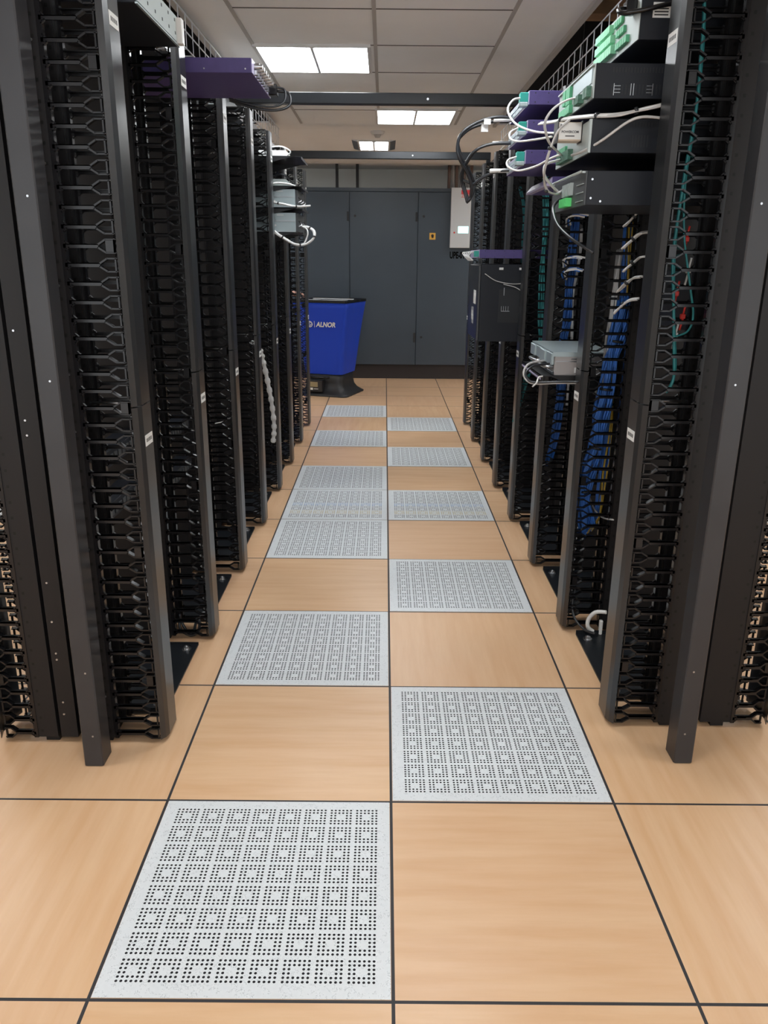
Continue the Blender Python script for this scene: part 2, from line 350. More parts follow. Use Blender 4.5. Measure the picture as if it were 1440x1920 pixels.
CABLES = {
    'bundleR0': [[0.689,2.27,1.777],[0.633,2.28,1.766],[0.582,2.29,1.756],[0.527,2.34,1.76],[0.487,2.45,1.771],[0.467,2.56,1.779],[0.445,2.68,1.791]],
    'whiteR0': [[0.692,2.27,1.746],[0.639,2.27,1.748],[0.602,2.28,1.736],[0.55,2.31,1.698],[0.514,2.36,1.677],[0.503,2.46,1.677]],
    'loopA': [[0.508,2.45,1.825],[0.482,2.5,1.823],[0.447,2.5,1.802],[0.428,2.5,1.767],[0.432,2.5,1.736],[0.453,2.52,1.711],[0.501,2.6,1.692]],
    'loopB': [[0.478,2.42,1.761],[0.449,2.42,1.735],[0.428,2.42,1.68],[0.423,2.45,1.635],[0.435,2.5,1.604],[0.451,2.52,1.584],[0.482,2.55,1.579],[0.513,2.62,1.595]],
    'loopC': [[0.499,2.6,1.68],[0.439,2.5,1.657],[0.436,2.5,1.628],[0.469,2.55,1.604],[0.51,2.62,1.587]],
    'pl1': [[0.437,3.02,1.921],[0.405,3.0,1.911],[0.386,2.98,1.879],[0.398,2.95,1.842],[0.42,2.9,1.814],[0.456,2.8,1.785],[0.495,2.65,1.76]],
    'pl2': [[0.432,3.02,1.828],[0.402,3.0,1.811],[0.4,2.98,1.788],[0.423,2.95,1.776],[0.457,2.85,1.768],[0.485,2.68,1.755]],
    'pl3': [[0.433,3.02,1.736],[0.399,3.0,1.723],[0.396,2.98,1.7],[0.429,2.95,1.684],[0.471,2.85,1.688],[0.489,2.7,1.695],[0.502,2.62,1.697]],
    'bl1': [[0.472,3.35,1.909],[0.394,3.35,1.912],[0.323,3.35,1.894],[0.265,3.35,1.855],[0.248,3.35,1.808],[0.26,3.35,1.764],[0.294,3.38,1.715],[0.315,3.4,1.668],[0.312,3.42,1.626],[0.3,3.42,1.609]],
    'bl2': [[0.463,3.37,1.904],[0.387,3.37,1.9],[0.305,3.37,1.877],[0.263,3.37,1.846],[0.253,3.37,1.82],[0.273,3.38,1.767],[0.304,3.4,1.727],[0.327,3.42,1.68],[0.324,3.42,1.646],[0.308,3.42,1.618]],
    'bl3': [[0.464,3.35,1.823],[0.378,3.35,1.818],[0.322,3.36,1.796],[0.288,3.38,1.754],[0.275,3.4,1.717],[0.28,3.42,1.679],[0.297,3.42,1.638],[0.304,3.42,1.614]],
    'bl4': [[0.466,3.35,1.727],[0.405,3.36,1.72],[0.356,3.38,1.702],[0.323,3.4,1.678],[0.302,3.41,1.685],[0.281,3.41,1.692]],
    'drop': [[0.52,2.62,1.573],[0.495,2.6,1.559],[0.479,2.55,1.534],[0.482,2.48,1.49],[0.508,2.4,1.45],[0.558,2.34,1.412]],
    'lsb1': [[-0.703,4.9,1.555],[-0.628,4.88,1.505],[-0.556,4.87,1.467],[-0.492,4.86,1.467],[-0.445,4.86,1.503],[-0.443,4.88,1.539],[-0.482,4.9,1.563],[-0.524,4.98,1.568]],
    'lsb2': [[-0.698,4.9,1.7],[-0.622,4.88,1.688],[-0.54,4.86,1.673],[-0.46,4.86,1.677]],
    'lsb3': [[-0.695,4.9,1.792],[-0.652,4.9,1.801],[-0.59,4.9,1.796],[-0.55,4.92,1.786]],
    'lsb4': [[-0.518,4.92,1.569],[-0.486,4.88,1.55],[-0.48,4.87,1.52],[-0.499,4.87,1.476],[-0.515,4.87,1.467]],
    'srv1': [[0.59,2.98,1.022],[0.527,2.96,1.016],[0.497,2.94,0.991],[0.505,2.93,0.969],[0.529,2.92,0.961],[0.598,2.9,0.966],[0.673,2.85,0.974]],
    'srv2': [[0.583,3.05,1.025],[0.516,2.99,1.02],[0.494,2.97,0.991],[0.504,2.96,0.964],[0.531,2.93,0.955],[0.612,2.92,0.959],[0.666,2.86,0.969]],
    'coil': [[0.825,2.74,0.118],[0.79,2.76,0.108],[0.769,2.77,0.076],[0.768,2.77,0.042],[0.79,2.77,0.022]],
    'bot': [[0.727,2.85,0.164],[0.716,2.83,0.104],[0.724,2.8,0.061],[0.752,2.76,0.036],[0.776,2.7,0.048]],
    'teal': [[0.733,2.2,2.061],[0.747,2.2,1.949],[0.751,2.2,1.845],[0.752,2.2,1.725],[0.743,2.2,1.6],[0.738,2.2,1.484],[0.74,2.2,1.377],[0.757,2.2,1.253],[0.775,2.2,1.124],[0.775,2.2,1.073],[0.761,2.2,1.043]],
    'teal2': [[0.729,2.21,2.064],[0.745,2.21,1.963],[0.755,2.21,1.763],[0.749,2.21,1.589],[0.762,2.21,1.458],[0.792,2.21,1.336],[0.816,2.22,1.252],[0.807,2.22,1.209],[0.772,2.22,1.192]],
    'blueR1': [[0.82,2.88,1.264],[0.802,2.88,1.116],[0.788,2.88,1.021],[0.774,2.88,0.865],[0.765,2.88,0.744],[0.744,2.88,0.642],[0.737,2.88,0.515],[0.759,2.88,0.408]],
    'greyR1': [[0.79,2.9,1.425],[0.784,2.9,1.263],[0.779,2.9,1.114],[0.77,2.9,0.96],[0.752,2.9,0.92]],
    'blueR1b': [[0.821,2.92,1.513],[0.828,2.92,1.262],[0.804,2.92,1.112],[0.815,2.92,0.838],[0.814,2.92,0.632],[0.809,2.92,0.46],[0.766,2.9,0.379]],
    'blueR2': [[0.776,3.58,1.592],[0.778,3.58,1.409],[0.777,3.58,1.185],[0.769,3.58,1.047],[0.772,3.58,0.76],[0.746,3.58,0.509]],
    'whiteR2': [[0.81,3.58,1.518],[0.808,3.58,1.409],[0.794,3.58,1.231],[0.802,3.58,1.047],[0.806,3.58,0.76]],
    'tealR3': [[0.761,4.2,1.785],[0.774,4.2,1.563],[0.775,4.2,1.359],[0.782,4.2,1.095],[0.786,4.2,0.959],[0.737,4.22,0.817],[0.685,4.24,0.554]],
    'tealR4': [[0.752,4.9,1.793],[0.786,4.9,1.649],[0.789,4.9,1.502],[0.789,4.9,1.353]],
    'grayarc1': [[0.771,2.78,1.355],[0.788,2.76,1.378],[0.808,2.74,1.4],[0.832,2.72,1.405]],
    'condL3': [[-0.749,4.33,0.961],[-0.705,4.35,0.916],[-0.689,4.36,0.843],[-0.67,4.38,0.724],[-0.656,4.4,0.601],[-0.651,4.42,0.476],[-0.66,4.42,0.383]],
    'thinL1': [[-0.681,3.45,0.759],[-0.691,3.42,0.729],[-0.724,3.39,0.711],[-0.759,3.37,0.705]],
    'wR1': [[0.775,2.95,0.516],[0.788,2.9,0.477],[0.808,2.85,0.461],[0.834,2.8,0.468]],
    'loopsL1': [[-0.808,2.76,0.089],[-0.799,2.75,0.038],[-0.774,2.74,0.009],[-0.742,2.73,0.023],[-0.726,2.72,0.087]],
}

# ================================================================== SETTING
XW, Y0, Y1, ZC, ZP = 3.9, -3.0, 10.25, 2.41, 3.15
b = MB(); b.box(-XW, XW, Y0, Y1, -0.05, 0); struct(b.build('floor', FLOOR), 'raised floor of beech laminate tiles with dark seams')
b = MB(); b.box(-XW-0.1, XW+0.1, Y1, Y1+0.1, 0, ZP); struct(b.build('wall_far', WALL))
b = MB(); b.box(-XW-0.1, -XW, Y0, Y1, 0, ZP); struct(b.build('wall_left', WALL))
b = MB(); b.box(XW, XW+0.1, Y0, Y1, 0, ZP); struct(b.build('wall_right', WALL))
b = MB(); b.box(-XW-0.1, XW+0.1, Y0-0.1, Y1+0.1, ZP, ZP+0.1); struct(b.build('ceiling_slab', PLEN))
# suspended ceiling: boards with two open slots above the rack rows
SL, SR, SE = (-1.75, -0.92), (0.83, 1.75), 6.9
b = MB()
T = 0.012
def ceil_rect(x0, x1, y0, y1): b.box(x0, x1, y0, y1, ZC, ZC+T)
ceil_rect(-XW, SL[0], Y0, SE); ceil_rect(SL[1], SR[0], Y0, SE); ceil_rect(SR[1], XW, Y0, SE); ceil_rect(-XW, XW, SE, Y1)
struct(b.build('ceiling', CEIL), 'suspended ceiling of pale boards')
b = MB()
for x in (-0.70, -0.085, 0.52):
    b.box(x-0.009, x+0.009, Y0, 6.9, ZC-0.004, ZC)
for x in (SL[1], SR[0]): b.box(x-0.012, x+0.012, Y0, SE, ZC-0.02, ZC+0.03)
for x in (-3.4, -2.8, -2.2, 2.2, 2.8, 3.4): b.box(x-0.009, x+0.009, Y0, SE, ZC-0.004, ZC)
struct(b.build('trim_1', GRID), 'ceiling grid bars running along the aisle')
b = MB()
y = 3.874 - 0.605*11
while y < 6.6:
    b.box(-0.70, 0.52, y-0.004, y+0.004, ZC-0.002, ZC)
    y += 0.605
struct(b.build('trim_2', GRIDD), 'dark joints across the ceiling boards')
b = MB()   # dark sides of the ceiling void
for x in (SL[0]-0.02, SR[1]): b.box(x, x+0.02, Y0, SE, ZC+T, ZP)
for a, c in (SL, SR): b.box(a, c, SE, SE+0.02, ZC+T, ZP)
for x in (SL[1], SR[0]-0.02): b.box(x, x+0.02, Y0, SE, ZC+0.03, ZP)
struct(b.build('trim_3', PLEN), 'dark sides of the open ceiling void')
b = MB(); b.box(0.86, 1.74, 4.72, 4.86, 2.62, 2.82)
tag(b.build('duct_board', WOODB), 'brown boarded duct crossing the ceiling void above the right racks', 'duct')

# ------------------------------------------------------------------ ceiling lights
def ceiling_light(x, y, w, h, label, grp='square ceiling lights'):
    t = thing('ceiling_light', label, 'ceiling light', (x, y, ZC), 0, grp)
    b = MB(); e = 0.018; z0, z1 = -0.014, 0.0
    b.box(0, w, 0, e, z0, z1); b.box(0, w, h-e, h, z0, z1); b.box(0, e, e, h-e, z0, z1); b.box(w-e, w, e, h-e, z0, z1)
    b.prism([(w/2-0.022, z1), (w/2+0.022, z1), (w/2+0.006, z0-0.004), (w/2-0.006, z0-0.004)], 'y', e, h-e)
    b.build('frame', FRAMEW, t)
    for k in (0, 1):
        b = MB(); x0 = e if k == 0 else w/2+0.022; x1 = w/2-0.022 if k == 0 else w-e
        b.box(x0, x1, e, h-e, -0.007, -0.001); b.build('diffuser', LIGHT, t)
    return t
ceiling_light(-0.702, 4.463, 0.592, 0.592, 'bright square twin-panel ceiling light nearest the camera')
ceiling_light(-0.108, 6.22, 0.592, 0.62, 'bright square twin-panel ceiling light between the two overhead beams')
t = ceiling_light(-0.29, 7.80, 0.30, 0.62, 'small far ceiling light beyond the smoke detector')
b = MB(); b.prism([(0,0),(-0.05,0),(0,-0.014)], 'y', 0, 0.62); b.prism([(0.30,0),(0.35,0),(0.30,-0.014)], 'y', 0, 0.62); b.build('reflector_wing', STEEL, t)
for x, y in ((-0.108, 2.66), (-0.702, 0.85), (-0.108, -0.95), (-2.9, 1.2), (-2.9, 3.6), (-2.9, 6.0), (-2.12, 8.5), (2.3, 1.2), (2.3, 3.6), (2.3, 6.0), (1.52, 8.5)):  # the two by the far wall are unseen, set there to brighten it
    side = 'behind the camera side of the aisle' if abs(x) < 1 else ('over the left side aisle' if x < 0 else 'over the right side aisle')
    ceiling_light(x, y, 0.592, 0.592, 'square twin-panel ceiling light ' + side, 'ceiling lights ' + side)
t = thing('smoke_detector', 'round white smoke detector on the ceiling before the far light', 'smoke detector', (-0.10, 7.28, ZC))
b = MB(); b.cyl((0,0,-0.012), 0.062, 0.012, 'z', 24); b.cyl((0,0,-0.026), 0.048, 0.014, 'z', 24, 0.058); b.build('base', FRAMEW, t)
b = MB(); b.cyl((0,0,-0.050), 0.020, 0.024, 'z', 16, 0.032); b.build('sensor_head', GRID, t)

# ------------------------------------------------------------------ vent tiles
def vent(ix, k, label, m=VENT, grp='perforated vent tiles in the main aisle'):
    b = MB(); b.bbox(0, 0.591, 0, 0.591, 0, 0.002, 0.0006)
    o = b.build('vent_tile', m); o.location = (ix*0.6+0.0045, 1.181+0.6*k+0.0045, 0.0)
    return tag(o, label, 'vent tile', grp)
ords = ['nearest the camera', 'second from the camera', 'third from the camera', 'fourth from the camera', 'fifth from the camera', 'sixth from the camera', 'farthest from the camera']
for n_, k in enumerate((0, 2, 4, 5, 6, 8, 10)):
    vent(-1, k, 'white speckled perforated vent tile left of the centre seam, ' + ords[n_], VENTC if k == 5 else VENT)
ords2 = ords[:4] + ['farthest from the camera']
for n_, k in enumerate((1, 3, 5, 7, 9)):
    vent(0, k, 'white speckled perforated vent tile right of the centre seam, ' + ords2[n_], VENTC if k == 5 else VENT)
for ix, k in ((-5, 7), (-5, 9), (-4, 5), (4, 6), (4, 8), (3, 5)):
    vent(ix, k, 'perforated vent tile in the side aisle seen through the %s cable fingers' % ('left' if ix < 0 else 'right'), grp='side aisle vent tiles ' + ('left' if ix < 0 else 'right'))

# ================================================================== CABLE MANAGERS
# local frame: origin on the floor at the centre of the near face, +x towards the aisle, y 0..0.14 deep
NF = 46; FZ0, FP = 0.035, 0.0445
def comb_mesh(x0, x1, ya, yb):
    """comb of forked fingers from root x0 to tip x1 (either sign), ya outer side"""
    b = MB(); sg = 1 if x1 > x0 else -1
    L = abs(x1-x0); X = lambda d: x0 + sg*d
    b.box(x0-sg*0.006, X(0.006), ya, yb, 0.02, 2.06)
    ym = ya + (0.007 if yb > ya else -0.007)
    for i in range(NF):
        z = FZ0 + FP*i
        s0, s1, s2 = L*0.66, L*0.80, L*0.975
        b.prism([(X(0.0), z-0.0048), (X(s0), z-0.0048), (X(s0), z+0.0048), (X(0.0), z+0.0048)], 'y', ya, ym)
        b.box(X(0.004), X(s0), ya, yb, z+0.0026, z+0.0048)
        for sz in (-1, 1):
            b.bar((X(s0-0.002), z+sz*0.003), (X(s1), z+sz*0.0155), 0.0042, ya, yb)
            b.bar((X(s1-0.001), z+sz*0.0155), (X(s2), z+sz*0.0155), 0.0036, ya, yb)
            b.knob((X(s2+0.001), (ya+ym)/2, z+sz*0.0155), 0.0040)
            # root fillet
            b.bar((X(0.004), z+sz*0.012), (X(0.014), z+sz*0.003), 0.003, ya, ym)
        b.box(X(s2-0.004), X(s2), ya, ym, z-0.0155, z+0.0155)
        if i % 9 == 4: b.box(X(s1), X(s2), ya, ym, z-0.0145, z+0.0145)
    return b
def cover_mesh(z0, z1, out, inn, lipz):
    """folded door: bevelled edges, flat aisle face"""
    b = MB(); s = 1 if out > inn else -1
    t = 0.0022*s
    o = [(inn, -0.002), (out-0.006*s, 0.012), (out, 0.032), (out, 0.108), (out-0.006*s, 0.128), (inn, 0.142)]
    i = [(inn, 0.142-0.004), (out-0.006*s-t, 0.126), (out-t, 0.107), (out-t, 0.033), (out-0.006*s-t, 0.014), (inn, 0.002)]
    b.prism(o + i, 'z', z0, z1)
    b.box(out-0.011*s, out-t, 0.040, 0.100, z0+0.003, z0+0.008)
    return b
def make_manager():
    t = thing('vertical_cable_manager', 'x', 'cable manager')
    b = MB()
    # perforated backbone: three folded channels
    for xa, xb in ((-0.114, -0.056), (-0.046, 0.004), (0.016, 0.114)):
        b.box(xa, xb, 0.004, 0.007, 0.022, 2.05)
        b.box(xa, xa+0.003, 0.007, 0.030, 0.022, 2.05); b.box(xb-0.003, xb, 0.007, 0.030, 0.022, 2.05)
    b.box(-0.112, 0.112, 0.030, 0.033, 0.024, 2.05)
    b.box(-0.112, 0.112, 0.105, 0.108, 0.024, 2.05)
    for xa, xb in ((-0.114, -0.02), (0.02, 0.114)):
        b.box(xa, xb, 0.131, 0.134, 0.022, 2.05)
        b.box(xa, xa+0.003, 0.108, 0.131, 0.022, 2.05); b.box(xb-0.003, xb, 0.108, 0.131, 0.022, 2.05)
    for z in (0.05, 0.7, 1.35, 2.0): b.box(-0.05, 0.05, 0.033, 0.105, z, z+0.04)
    b.box(-0.10, -0.06, 0.02, 0.12, 0.0, 0.03); b.box(0.06, 0.10, 0.02, 0.12, 0.0, 0.03)
    b.build('backbone', SPINE, t)
    b = MB()  # bright steel discs stand in for light leaking through the plate's holes
    for (x, z) in ((-0.03, 0.10), (-0.028, 0.14), (-0.03, 0.28), (-0.03, 0.30), (-0.03, 0.40), (-0.03, 0.52), (-0.03, 0.94), (-0.03, 0.98), (-0.03, 1.21), (-0.03, 1.55),
                   (0.098, 0.16), (0.098, 0.62), (0.098, 0.95), (0.098, 1.10), (0.098, 1.32), (0.098, 1.60), (0.098, 1.86)):
        b.cyl((x, 0.0015, z), 0.0030, 0.0025, 'y', 8)
    b.build('light_pinhole_discs', STEEL, t)
    for ya, yb in ((0.002, 0.018), (0.136, 0.120)):
        comb_mesh(0.120, 0.250, ya, yb).build('finger_comb', PLAS, t)
        comb_mesh(-0.120, -0.212, ya, yb).build('finger_comb', PLAS, t)
    for z0, z1 in ((0.018, 1.014), (1.018, 2.052)):
        c = cover_mesh(z0, z1, 0.270, 0.252, 0).build('cover', BLKC, t)
        b = MB(); zl = z0+0.10 if z0 > 1 else z1-0.11
        if z0 > 1: zl = 1.90
        b.box(0.2700, 0.2706, 0.036, 0.102, zl, zl+0.030); b.cur = 1
        for q in range(5): b.box(0.2706, 0.2708, 0.046+q*0.010, 0.052+q*0.010, zl+0.010, zl+0.020)
        b.build('name_label', [LABEL, INK], c)
        cover_mesh(z0, z1, -0.236, -0.224, 0).build('cover', BLKC, t)
    b = MB(); b.box(-0.235, 0.250, 0.008, 0.132, 2.052, 2.058); b.build('top_cap', BLK, t)
    for s in (-1, 1):
        b = MB()
        b.tube([(0.120*1, 0.07, 1.016), (0.262, 0.07, 1.016)], 0.004, 6) if s > 0 else b.tube([(-0.228, 0.07, 1.016), (-0.120, 0.07, 1.016)], 0.004, 6)
        b.build('hinge_rod', STEEL, t)
    return t
def make_rack():
    # local: origin on the floor at the near end's centre, +x towards the aisle, y 0..0.532
    t = thing('open_rack', 'x', 'rack')
    b = MB(); b.box(-0.219, 0.219, 0.026, 0.500, 0.0, 0.006)
    b.box(-0.219, 0.219, 0.026, 0.031, 0.006, 0.020); b.box(-0.219, 0.219, 0.495, 0.500, 0.006, 0.012)
    b.box(-0.219, -0.214, 0.031, 0.495, 0.006, 0.012)
    b.build('base_plate', BASE, t)
    for x in (-0.185, 0.185):
        for y in (0.075, 0.455):
            b = MB(); b.cyl((x, y, 0.006), 0.017, 0.003, 'z', 18); b.cyl((x, y, 0.009), 0.011, 0.008, 'z', 6); b.dome((x, y, 0.017), 0.005, 0.004)
            b.build('anchor_bolt', STEEL, t)
    for y0 in (0.004, 0.488):
        b = MB()
        b.box(-0.038, 0.038, y0, y0+0.003 if y0 < 0.1 else y0+0.003, 0.02, 2.13)
        ys = (y0, y0+0.04)
        b.box(-0.041, -0.038, ys[0], ys[1], 0.02, 2.13); b.box(0.038, 0.041, ys[0], ys[1], 0.02, 2.13)
        b.box(-0.038, 0.038, y0+0.037, y0+0.040, 0.02, 2.13)
        b.prism([(-0.038, 0.02), (0.038, 0.02), (0.13, 0.006), (-0.13, 0.006)], 'y', y0, y0+0.003)
        b.build('upright', SPINE, t)
    b = MB()
    for s in (-1, 1):
        b.box(s*0.137, s*0.134, 0.0, 0.532, 2.085, 2.135)
        b.box(s*0.137, s*0.090, 0.0, 0.532, 2.132, 2.135)
    for y0 in (0.0, 0.26, 0.527): b.box(-0.134, 0.134, y0, y0+0.005, 2.10, 2.132)
    b.build('top_frame', BLKC, t)
    return t
nth = ['first', 'second', 'third', 'fourth', 'fifth', 'sixth', 'seventh', 'eighth']
CXL, CXR, YL, YR, PI_ = -0.937, 0.947, 2.035, 2.140, 0.672
mgr = make_manager(); rack = make_rack(); first = True
for side in ('left', 'right'):
    cx, y0 = (CXL, YL) if side == 'left' else (CXR, YR)
    for k in range(8):
        m = mgr if first else copy_tree(mgr)
        first = False
        yy = y0 + PI_*k
        if side == 'left': m.location = (cx, yy, 0); m.rotation_euler = (0, 0, 0)
        else: m.location = (cx, yy+0.14, 0); m.rotation_euler = (0, 0, PI)
        where = 'nearest the camera' if k == 0 else ('the last one before the far cabinet' if k == 7 else nth[k] + ' from the camera')
        extra = ''
        if side == 'right' and k == 0: extra = ' holding teal cables'
        if side == 'right' and k == 1: extra = ' full of blue cables'
        tag(m, 'black vertical cable manager%s in the %s row, %s' % (extra, side, where), 'cable manager', 'vertical cable managers of the %s row' % side)
k_ = 0
for side in ('left', 'right'):
    cx, y0 = (CXL, YL) if side == 'left' else (CXR, YR)
    for k in range(7):
        r = rack if k_ == 0 else copy_tree(rack); k_ += 1
        yy = y0 + 0.140 + PI_*k
        if side == 'left': r.location = (cx, yy, 0)
        else: r.location = (cx, yy+0.532, 0); r.rotation_euler = (0, 0, PI)
        if side == 'left': r.rotation_euler = (0, 0, 0)
        tag(r, 'black open equipment rack bolted between the %s and %s cable managers of the %s row' % (nth[k], nth[k+1], side), 'rack', 'open racks of the %s row' % side)

# ================================================================== PORTAL FRAMES (posts + overhead beams)
def portal(y, label, y_r=None):   # free-standing end frame
    t = thing('portal_frame', label, 'frame', (0, y, 0))
    for s, xx, dy in ((-1, -0.848, 0.0), (1, 0.849, (y_r or 0))):
        b = MB(); b.bbox(xx-0.027, xx+0.027, dy, dy+0.07, 0.0, 2.225, 0.003)
        pz = b.build('post', POST, t)
        for z in (0.10, 0.30, 1.10, 1.52):
            b = MB(); b.cyl((xx-0.006*s, dy-0.0012, z), 0.0028, 0.0012, 'y', 8); b.build('screw', STEEL, pz)
    b = MB(); b.bbox(-0.822, 0.822, 0.008, 0.062, 2.167, 2.222, 0.003)
    if y_r: pass
    bm_ = b.build('beam', POST if y < 3 else BLKC, t)
    b = MB(); b.cyl((0.19, 0.004, 2.192), 0.006, 0.005, 'y', 10); b.build('bolt', STEEL, bm_)
    return t
portal(1.925, 'dark grey steel portal of two tall square posts nearest the camera', 0.035)
def cross_beam(y, label):
    t = thing('cross_beam', label, 'beam', (0, y, 2.167), 0, 'black cross beams over the aisle')
    b = MB(); b.bbox(-0.826, 0.826, 0, 0.054, 0, 0.055, 0.003); b.build('beam_tube', BASE, t)
    for s in (-1, 1):
        b = MB(); b.box(s*0.795, s*0.826, 0, 0.054, -0.031, 0); b.box(s*0.795, s*0.798, 0.01, 0.044, -0.055, -0.031); b.build('mounting_foot', BLK, t)
    b = MB(); b.cyl((0.19, -0.004, 0.026), 0.006, 0.005, 'y', 10); b.build('bolt', STEEL, t)
cross_beam(4.618, 'black steel beam resting across both rack rows above the near ceiling light')
cross_beam(7.0, 'black steel beam across both rack rows, just before the far cabinet')

# ================================================================== WIRE BASKET TRAYS
def wire_tray(x0, x1, z0, z1, ya, yb, label):
    b = MB(); r = 0.0028; s = 0.12
    n = int((yb-ya)/s)
    for i in range(n+1):
        y = ya + i*s
        b.tube([(x0,y,z1),(x0,y,z0),(x1,y,z0),(x1,y,z1)], r, 5)
    for j in range(4): x = x0+(x1-x0)*j/3; b.tube([(x,ya,z0),(x,yb,z0)], r, 5)
    for x in (x0, x1):
        for z in (z0+(z1-z0)*0.5, z1): b.tube([(x,ya,z),(x,yb,z)], r, 5)
    t = thing('wire_basket_tray', label, 'cable tray')
    b.build('wire_mesh', WIRE, t)
    b = MB(); y = ya+0.3
    while y < yb:
        for x in (x0+0.03, x1-0.03): b.box(x-0.003, x+0.003, y, y+0.03, 2.135, z0-0.002)
        b.box(x0, x1, y, y+0.03, z0-0.006, z0-0.003); y += 0.672
    b.build('stand_off_bracket', BLK, t)
    return t
wire_tray(-1.10, -0.835, 2.19, 2.315, 2.40, 6.55, 'zinc wire basket tray above the left racks')
wire_tray(0.845, 1.10, 2.19, 2.315, 2.46, 6.60, 'zinc wire basket tray above the right racks')
# higher trays hung in the void above
def high_tray(x0, x1, z0, z1, ya, yb, label):
    b = MB(); r = 0.0026; n = int((yb-ya)/0.1)
    for i in range(n+1):
        y = ya+i*0.1; b.tube([(x0,y,z1),(x0,y,z0),(x1,y,z0),(x1,y,z1)], r, 5)
    for j in range(5): x = x0+(x1-x0)*j/4; b.tube([(x,ya,z0),(x,yb,z0)], r, 5)
    for x in (x0, x1): b.tube([(x,ya,z1),(x,yb,z1)], r, 5)
    t = thing('wire_basket_tray', label, 'cable tray')
    b.build('wire_mesh', WIRE, t)
    y = ya+0.15
    while y < yb:
        for x in (x0, x1): b = MB(); b.tube([(x,y,z0),(x,y,ZP)], 0.004, 6); b.build('hanger_rod', STEEL, t)
        y += 0.9
high_tray(1.30, 1.62, 2.44, 2.56, 2.3, 6.6, 'zinc wire basket tray hung in the ceiling void above the right racks')
high_tray(-1.62, -1.30, 2.44, 2.56, 2.3, 6.6, 'zinc wire basket tray hung in the ceiling void above the left racks')
def bundle(name, pts, mats, n, r, spread, label=None, cat=None, group=None, k=6, parent=None, seg=6, ties=0, tie_mat=None, seedv=0):
    rnd = random.Random(seedv); b = MB(); P = spline(pts, k)
    ms = mats if isinstance(mats, list) else [mats]
    for i in range(n):
        a = rnd.random()*2*PI; d = spread*math.sqrt(rnd.random()) if n > 1 else 0
        ph = rnd.random()*6; Q = []
        for j, q in enumerate(P):
            w = 0.3*spread*math.sin(j*0.5+ph)
            Q.append(q + Vector((math.cos(a)*d + w, math.sin(a)*d*0.8 + w*0.5, math.sin(a+1)*d*0.5)))
        b.cur = i % len(ms); b.tube(Q, r, seg)
    if ties:
        b.cur = len(ms); L = len(P)
        for j in range(ties):
            i0 = int((j+0.7)/(ties+0.4)*(L-2)); q = P[i0]; d = (P[i0+1]-q).normalized()*0.004
            b.tube([q-d, q+d], spread*0.9+r*0.7, 10)
        ms = ms + [tie_mat or BLKCB]
    o = b.build(name, ms, parent)
    return tag(o, label, cat, group) if label else o
bundle('cable_bundle', [(1.20,2.7,3.12),(1.14,3.3,2.9),(1.10,3.9,2.66),(1.16,4.5,2.52),(1.2,5.2,2.47),(1.22,6.4,2.47)], [TEALD], 9, 0.007, 0.035, 'dark teal cable bundle sagging through the ceiling void above the right racks', 'cable bundle', seedv=3)
bundle('cable_bundle', [(-1.0,2.6,2.215),(-0.98,4.0,2.215),(-1.0,6.4,2.215)], [BLKCB, GREYC], 8, 0.006, 0.02, 'dark and grey cables lying in the left wire tray', 'cable bundle', seedv=5)
bundle('cable_bundle', [(0.98,2.6,2.215),(0.95,4.0,2.215),(0.98,6.4,2.215)], [TEALD, GREYC, BLKCB], 9, 0.006, 0.02, 'teal and grey cables lying in the right wire tray', 'cable bundle', seedv=6)

# ================================================================== DEVICES
def case(name, label, cat, side, xf, ya, yb, z0, z1, xb, m, group=None):
    """device case: front face at |x| = xf, back at xb; returns thing, sign, y0, y1"""
    s = -1 if side == 'left' else 1
    t = thing(name, label, cat, (s*xf, ya, z0), 0, group)
    b = MB(); b.bbox(0, s*(xb-xf), 0, yb-ya, 0, z1-z0, 0.0012); b.build('case', m, t)
    return t, s
def ears(t, s, x, d, h, w, m):
    """rack ears fixing the device to the uprights"""
    for y0 in (-0.012, w):
        b = MB(); b.box(s*x, s*(x+0.003), y0, y0+0.012, 0.002, h-0.002); b.build('rack_ear', m, t)
W19 = 0.44
# --- right row, first bay: three rackmount units and one above
RY = 2.325
def vents(b, s, xs, z0, z1, y=-0.0006, pitch=0.008):
    x = xs[0]
    while x < xs[1]: b.box(s*x, s*(x+0.003), y, 0.0005, z0, z1); x += pitch
def terminal_rows(t, s, spec, h):
    """spec: list of (material, y, z, length, height, depth, name)"""
    for m, y, z, l, hh, d, nm in spec:
        b = MB(); n = max(1, int(l/0.020)); w = l/n
        for i in range(n): b.bbox(0, -s*d, y+i*w+0.0014, y+(i+1)*w-0.0014, z, z+hh, 0.0008)
        b.build(nm, m, t)
# top unit with the green terminal strips
t, s = case('control_unit', 'black control unit with green terminal strips at the top of the first right rack', 'network device', 'right', 0.625, RY, RY+W19, 1.938, 2.045, 0.97, DEV)
b = MB(); b.box(0, -0.002, 0.001, W19-0.001, 0.001, 0.106); b.build('front_panel', PANEL, t)
terminal_rows(t, s, [(MINT, 0.25, 0.076, 0.16, 0.020, 0.016, 'terminal_strip'), (MINT, 0.23, 0.046, 0.18, 0.020, 0.016, 'terminal_strip'), (MINT, 0.21, 0.014, 0.20, 0.022, 0.018, 'terminal_strip'),
                     (GREEN, 0.15, 0.078, 0.08, 0.016, 0.010, 'terminal_strip'), (GREEN, 0.12, 0.048, 0.08, 0.016, 0.010, 'terminal_strip'), (GREEN, 0.08, 0.014, 0.11, 0.018, 0.012, 'terminal_strip')], 0.11)
b = MB(); b.box(0.03, 0.075, -0.0012, 0, 0.050, 0.085); b.cur = 1
for q in range(4): b.box(0.034, 0.070, -0.0016, -0.0012, 0.055+q*0.007, 0.058+q*0.007)
b.build('rating_label', [LABEL, INK], t)
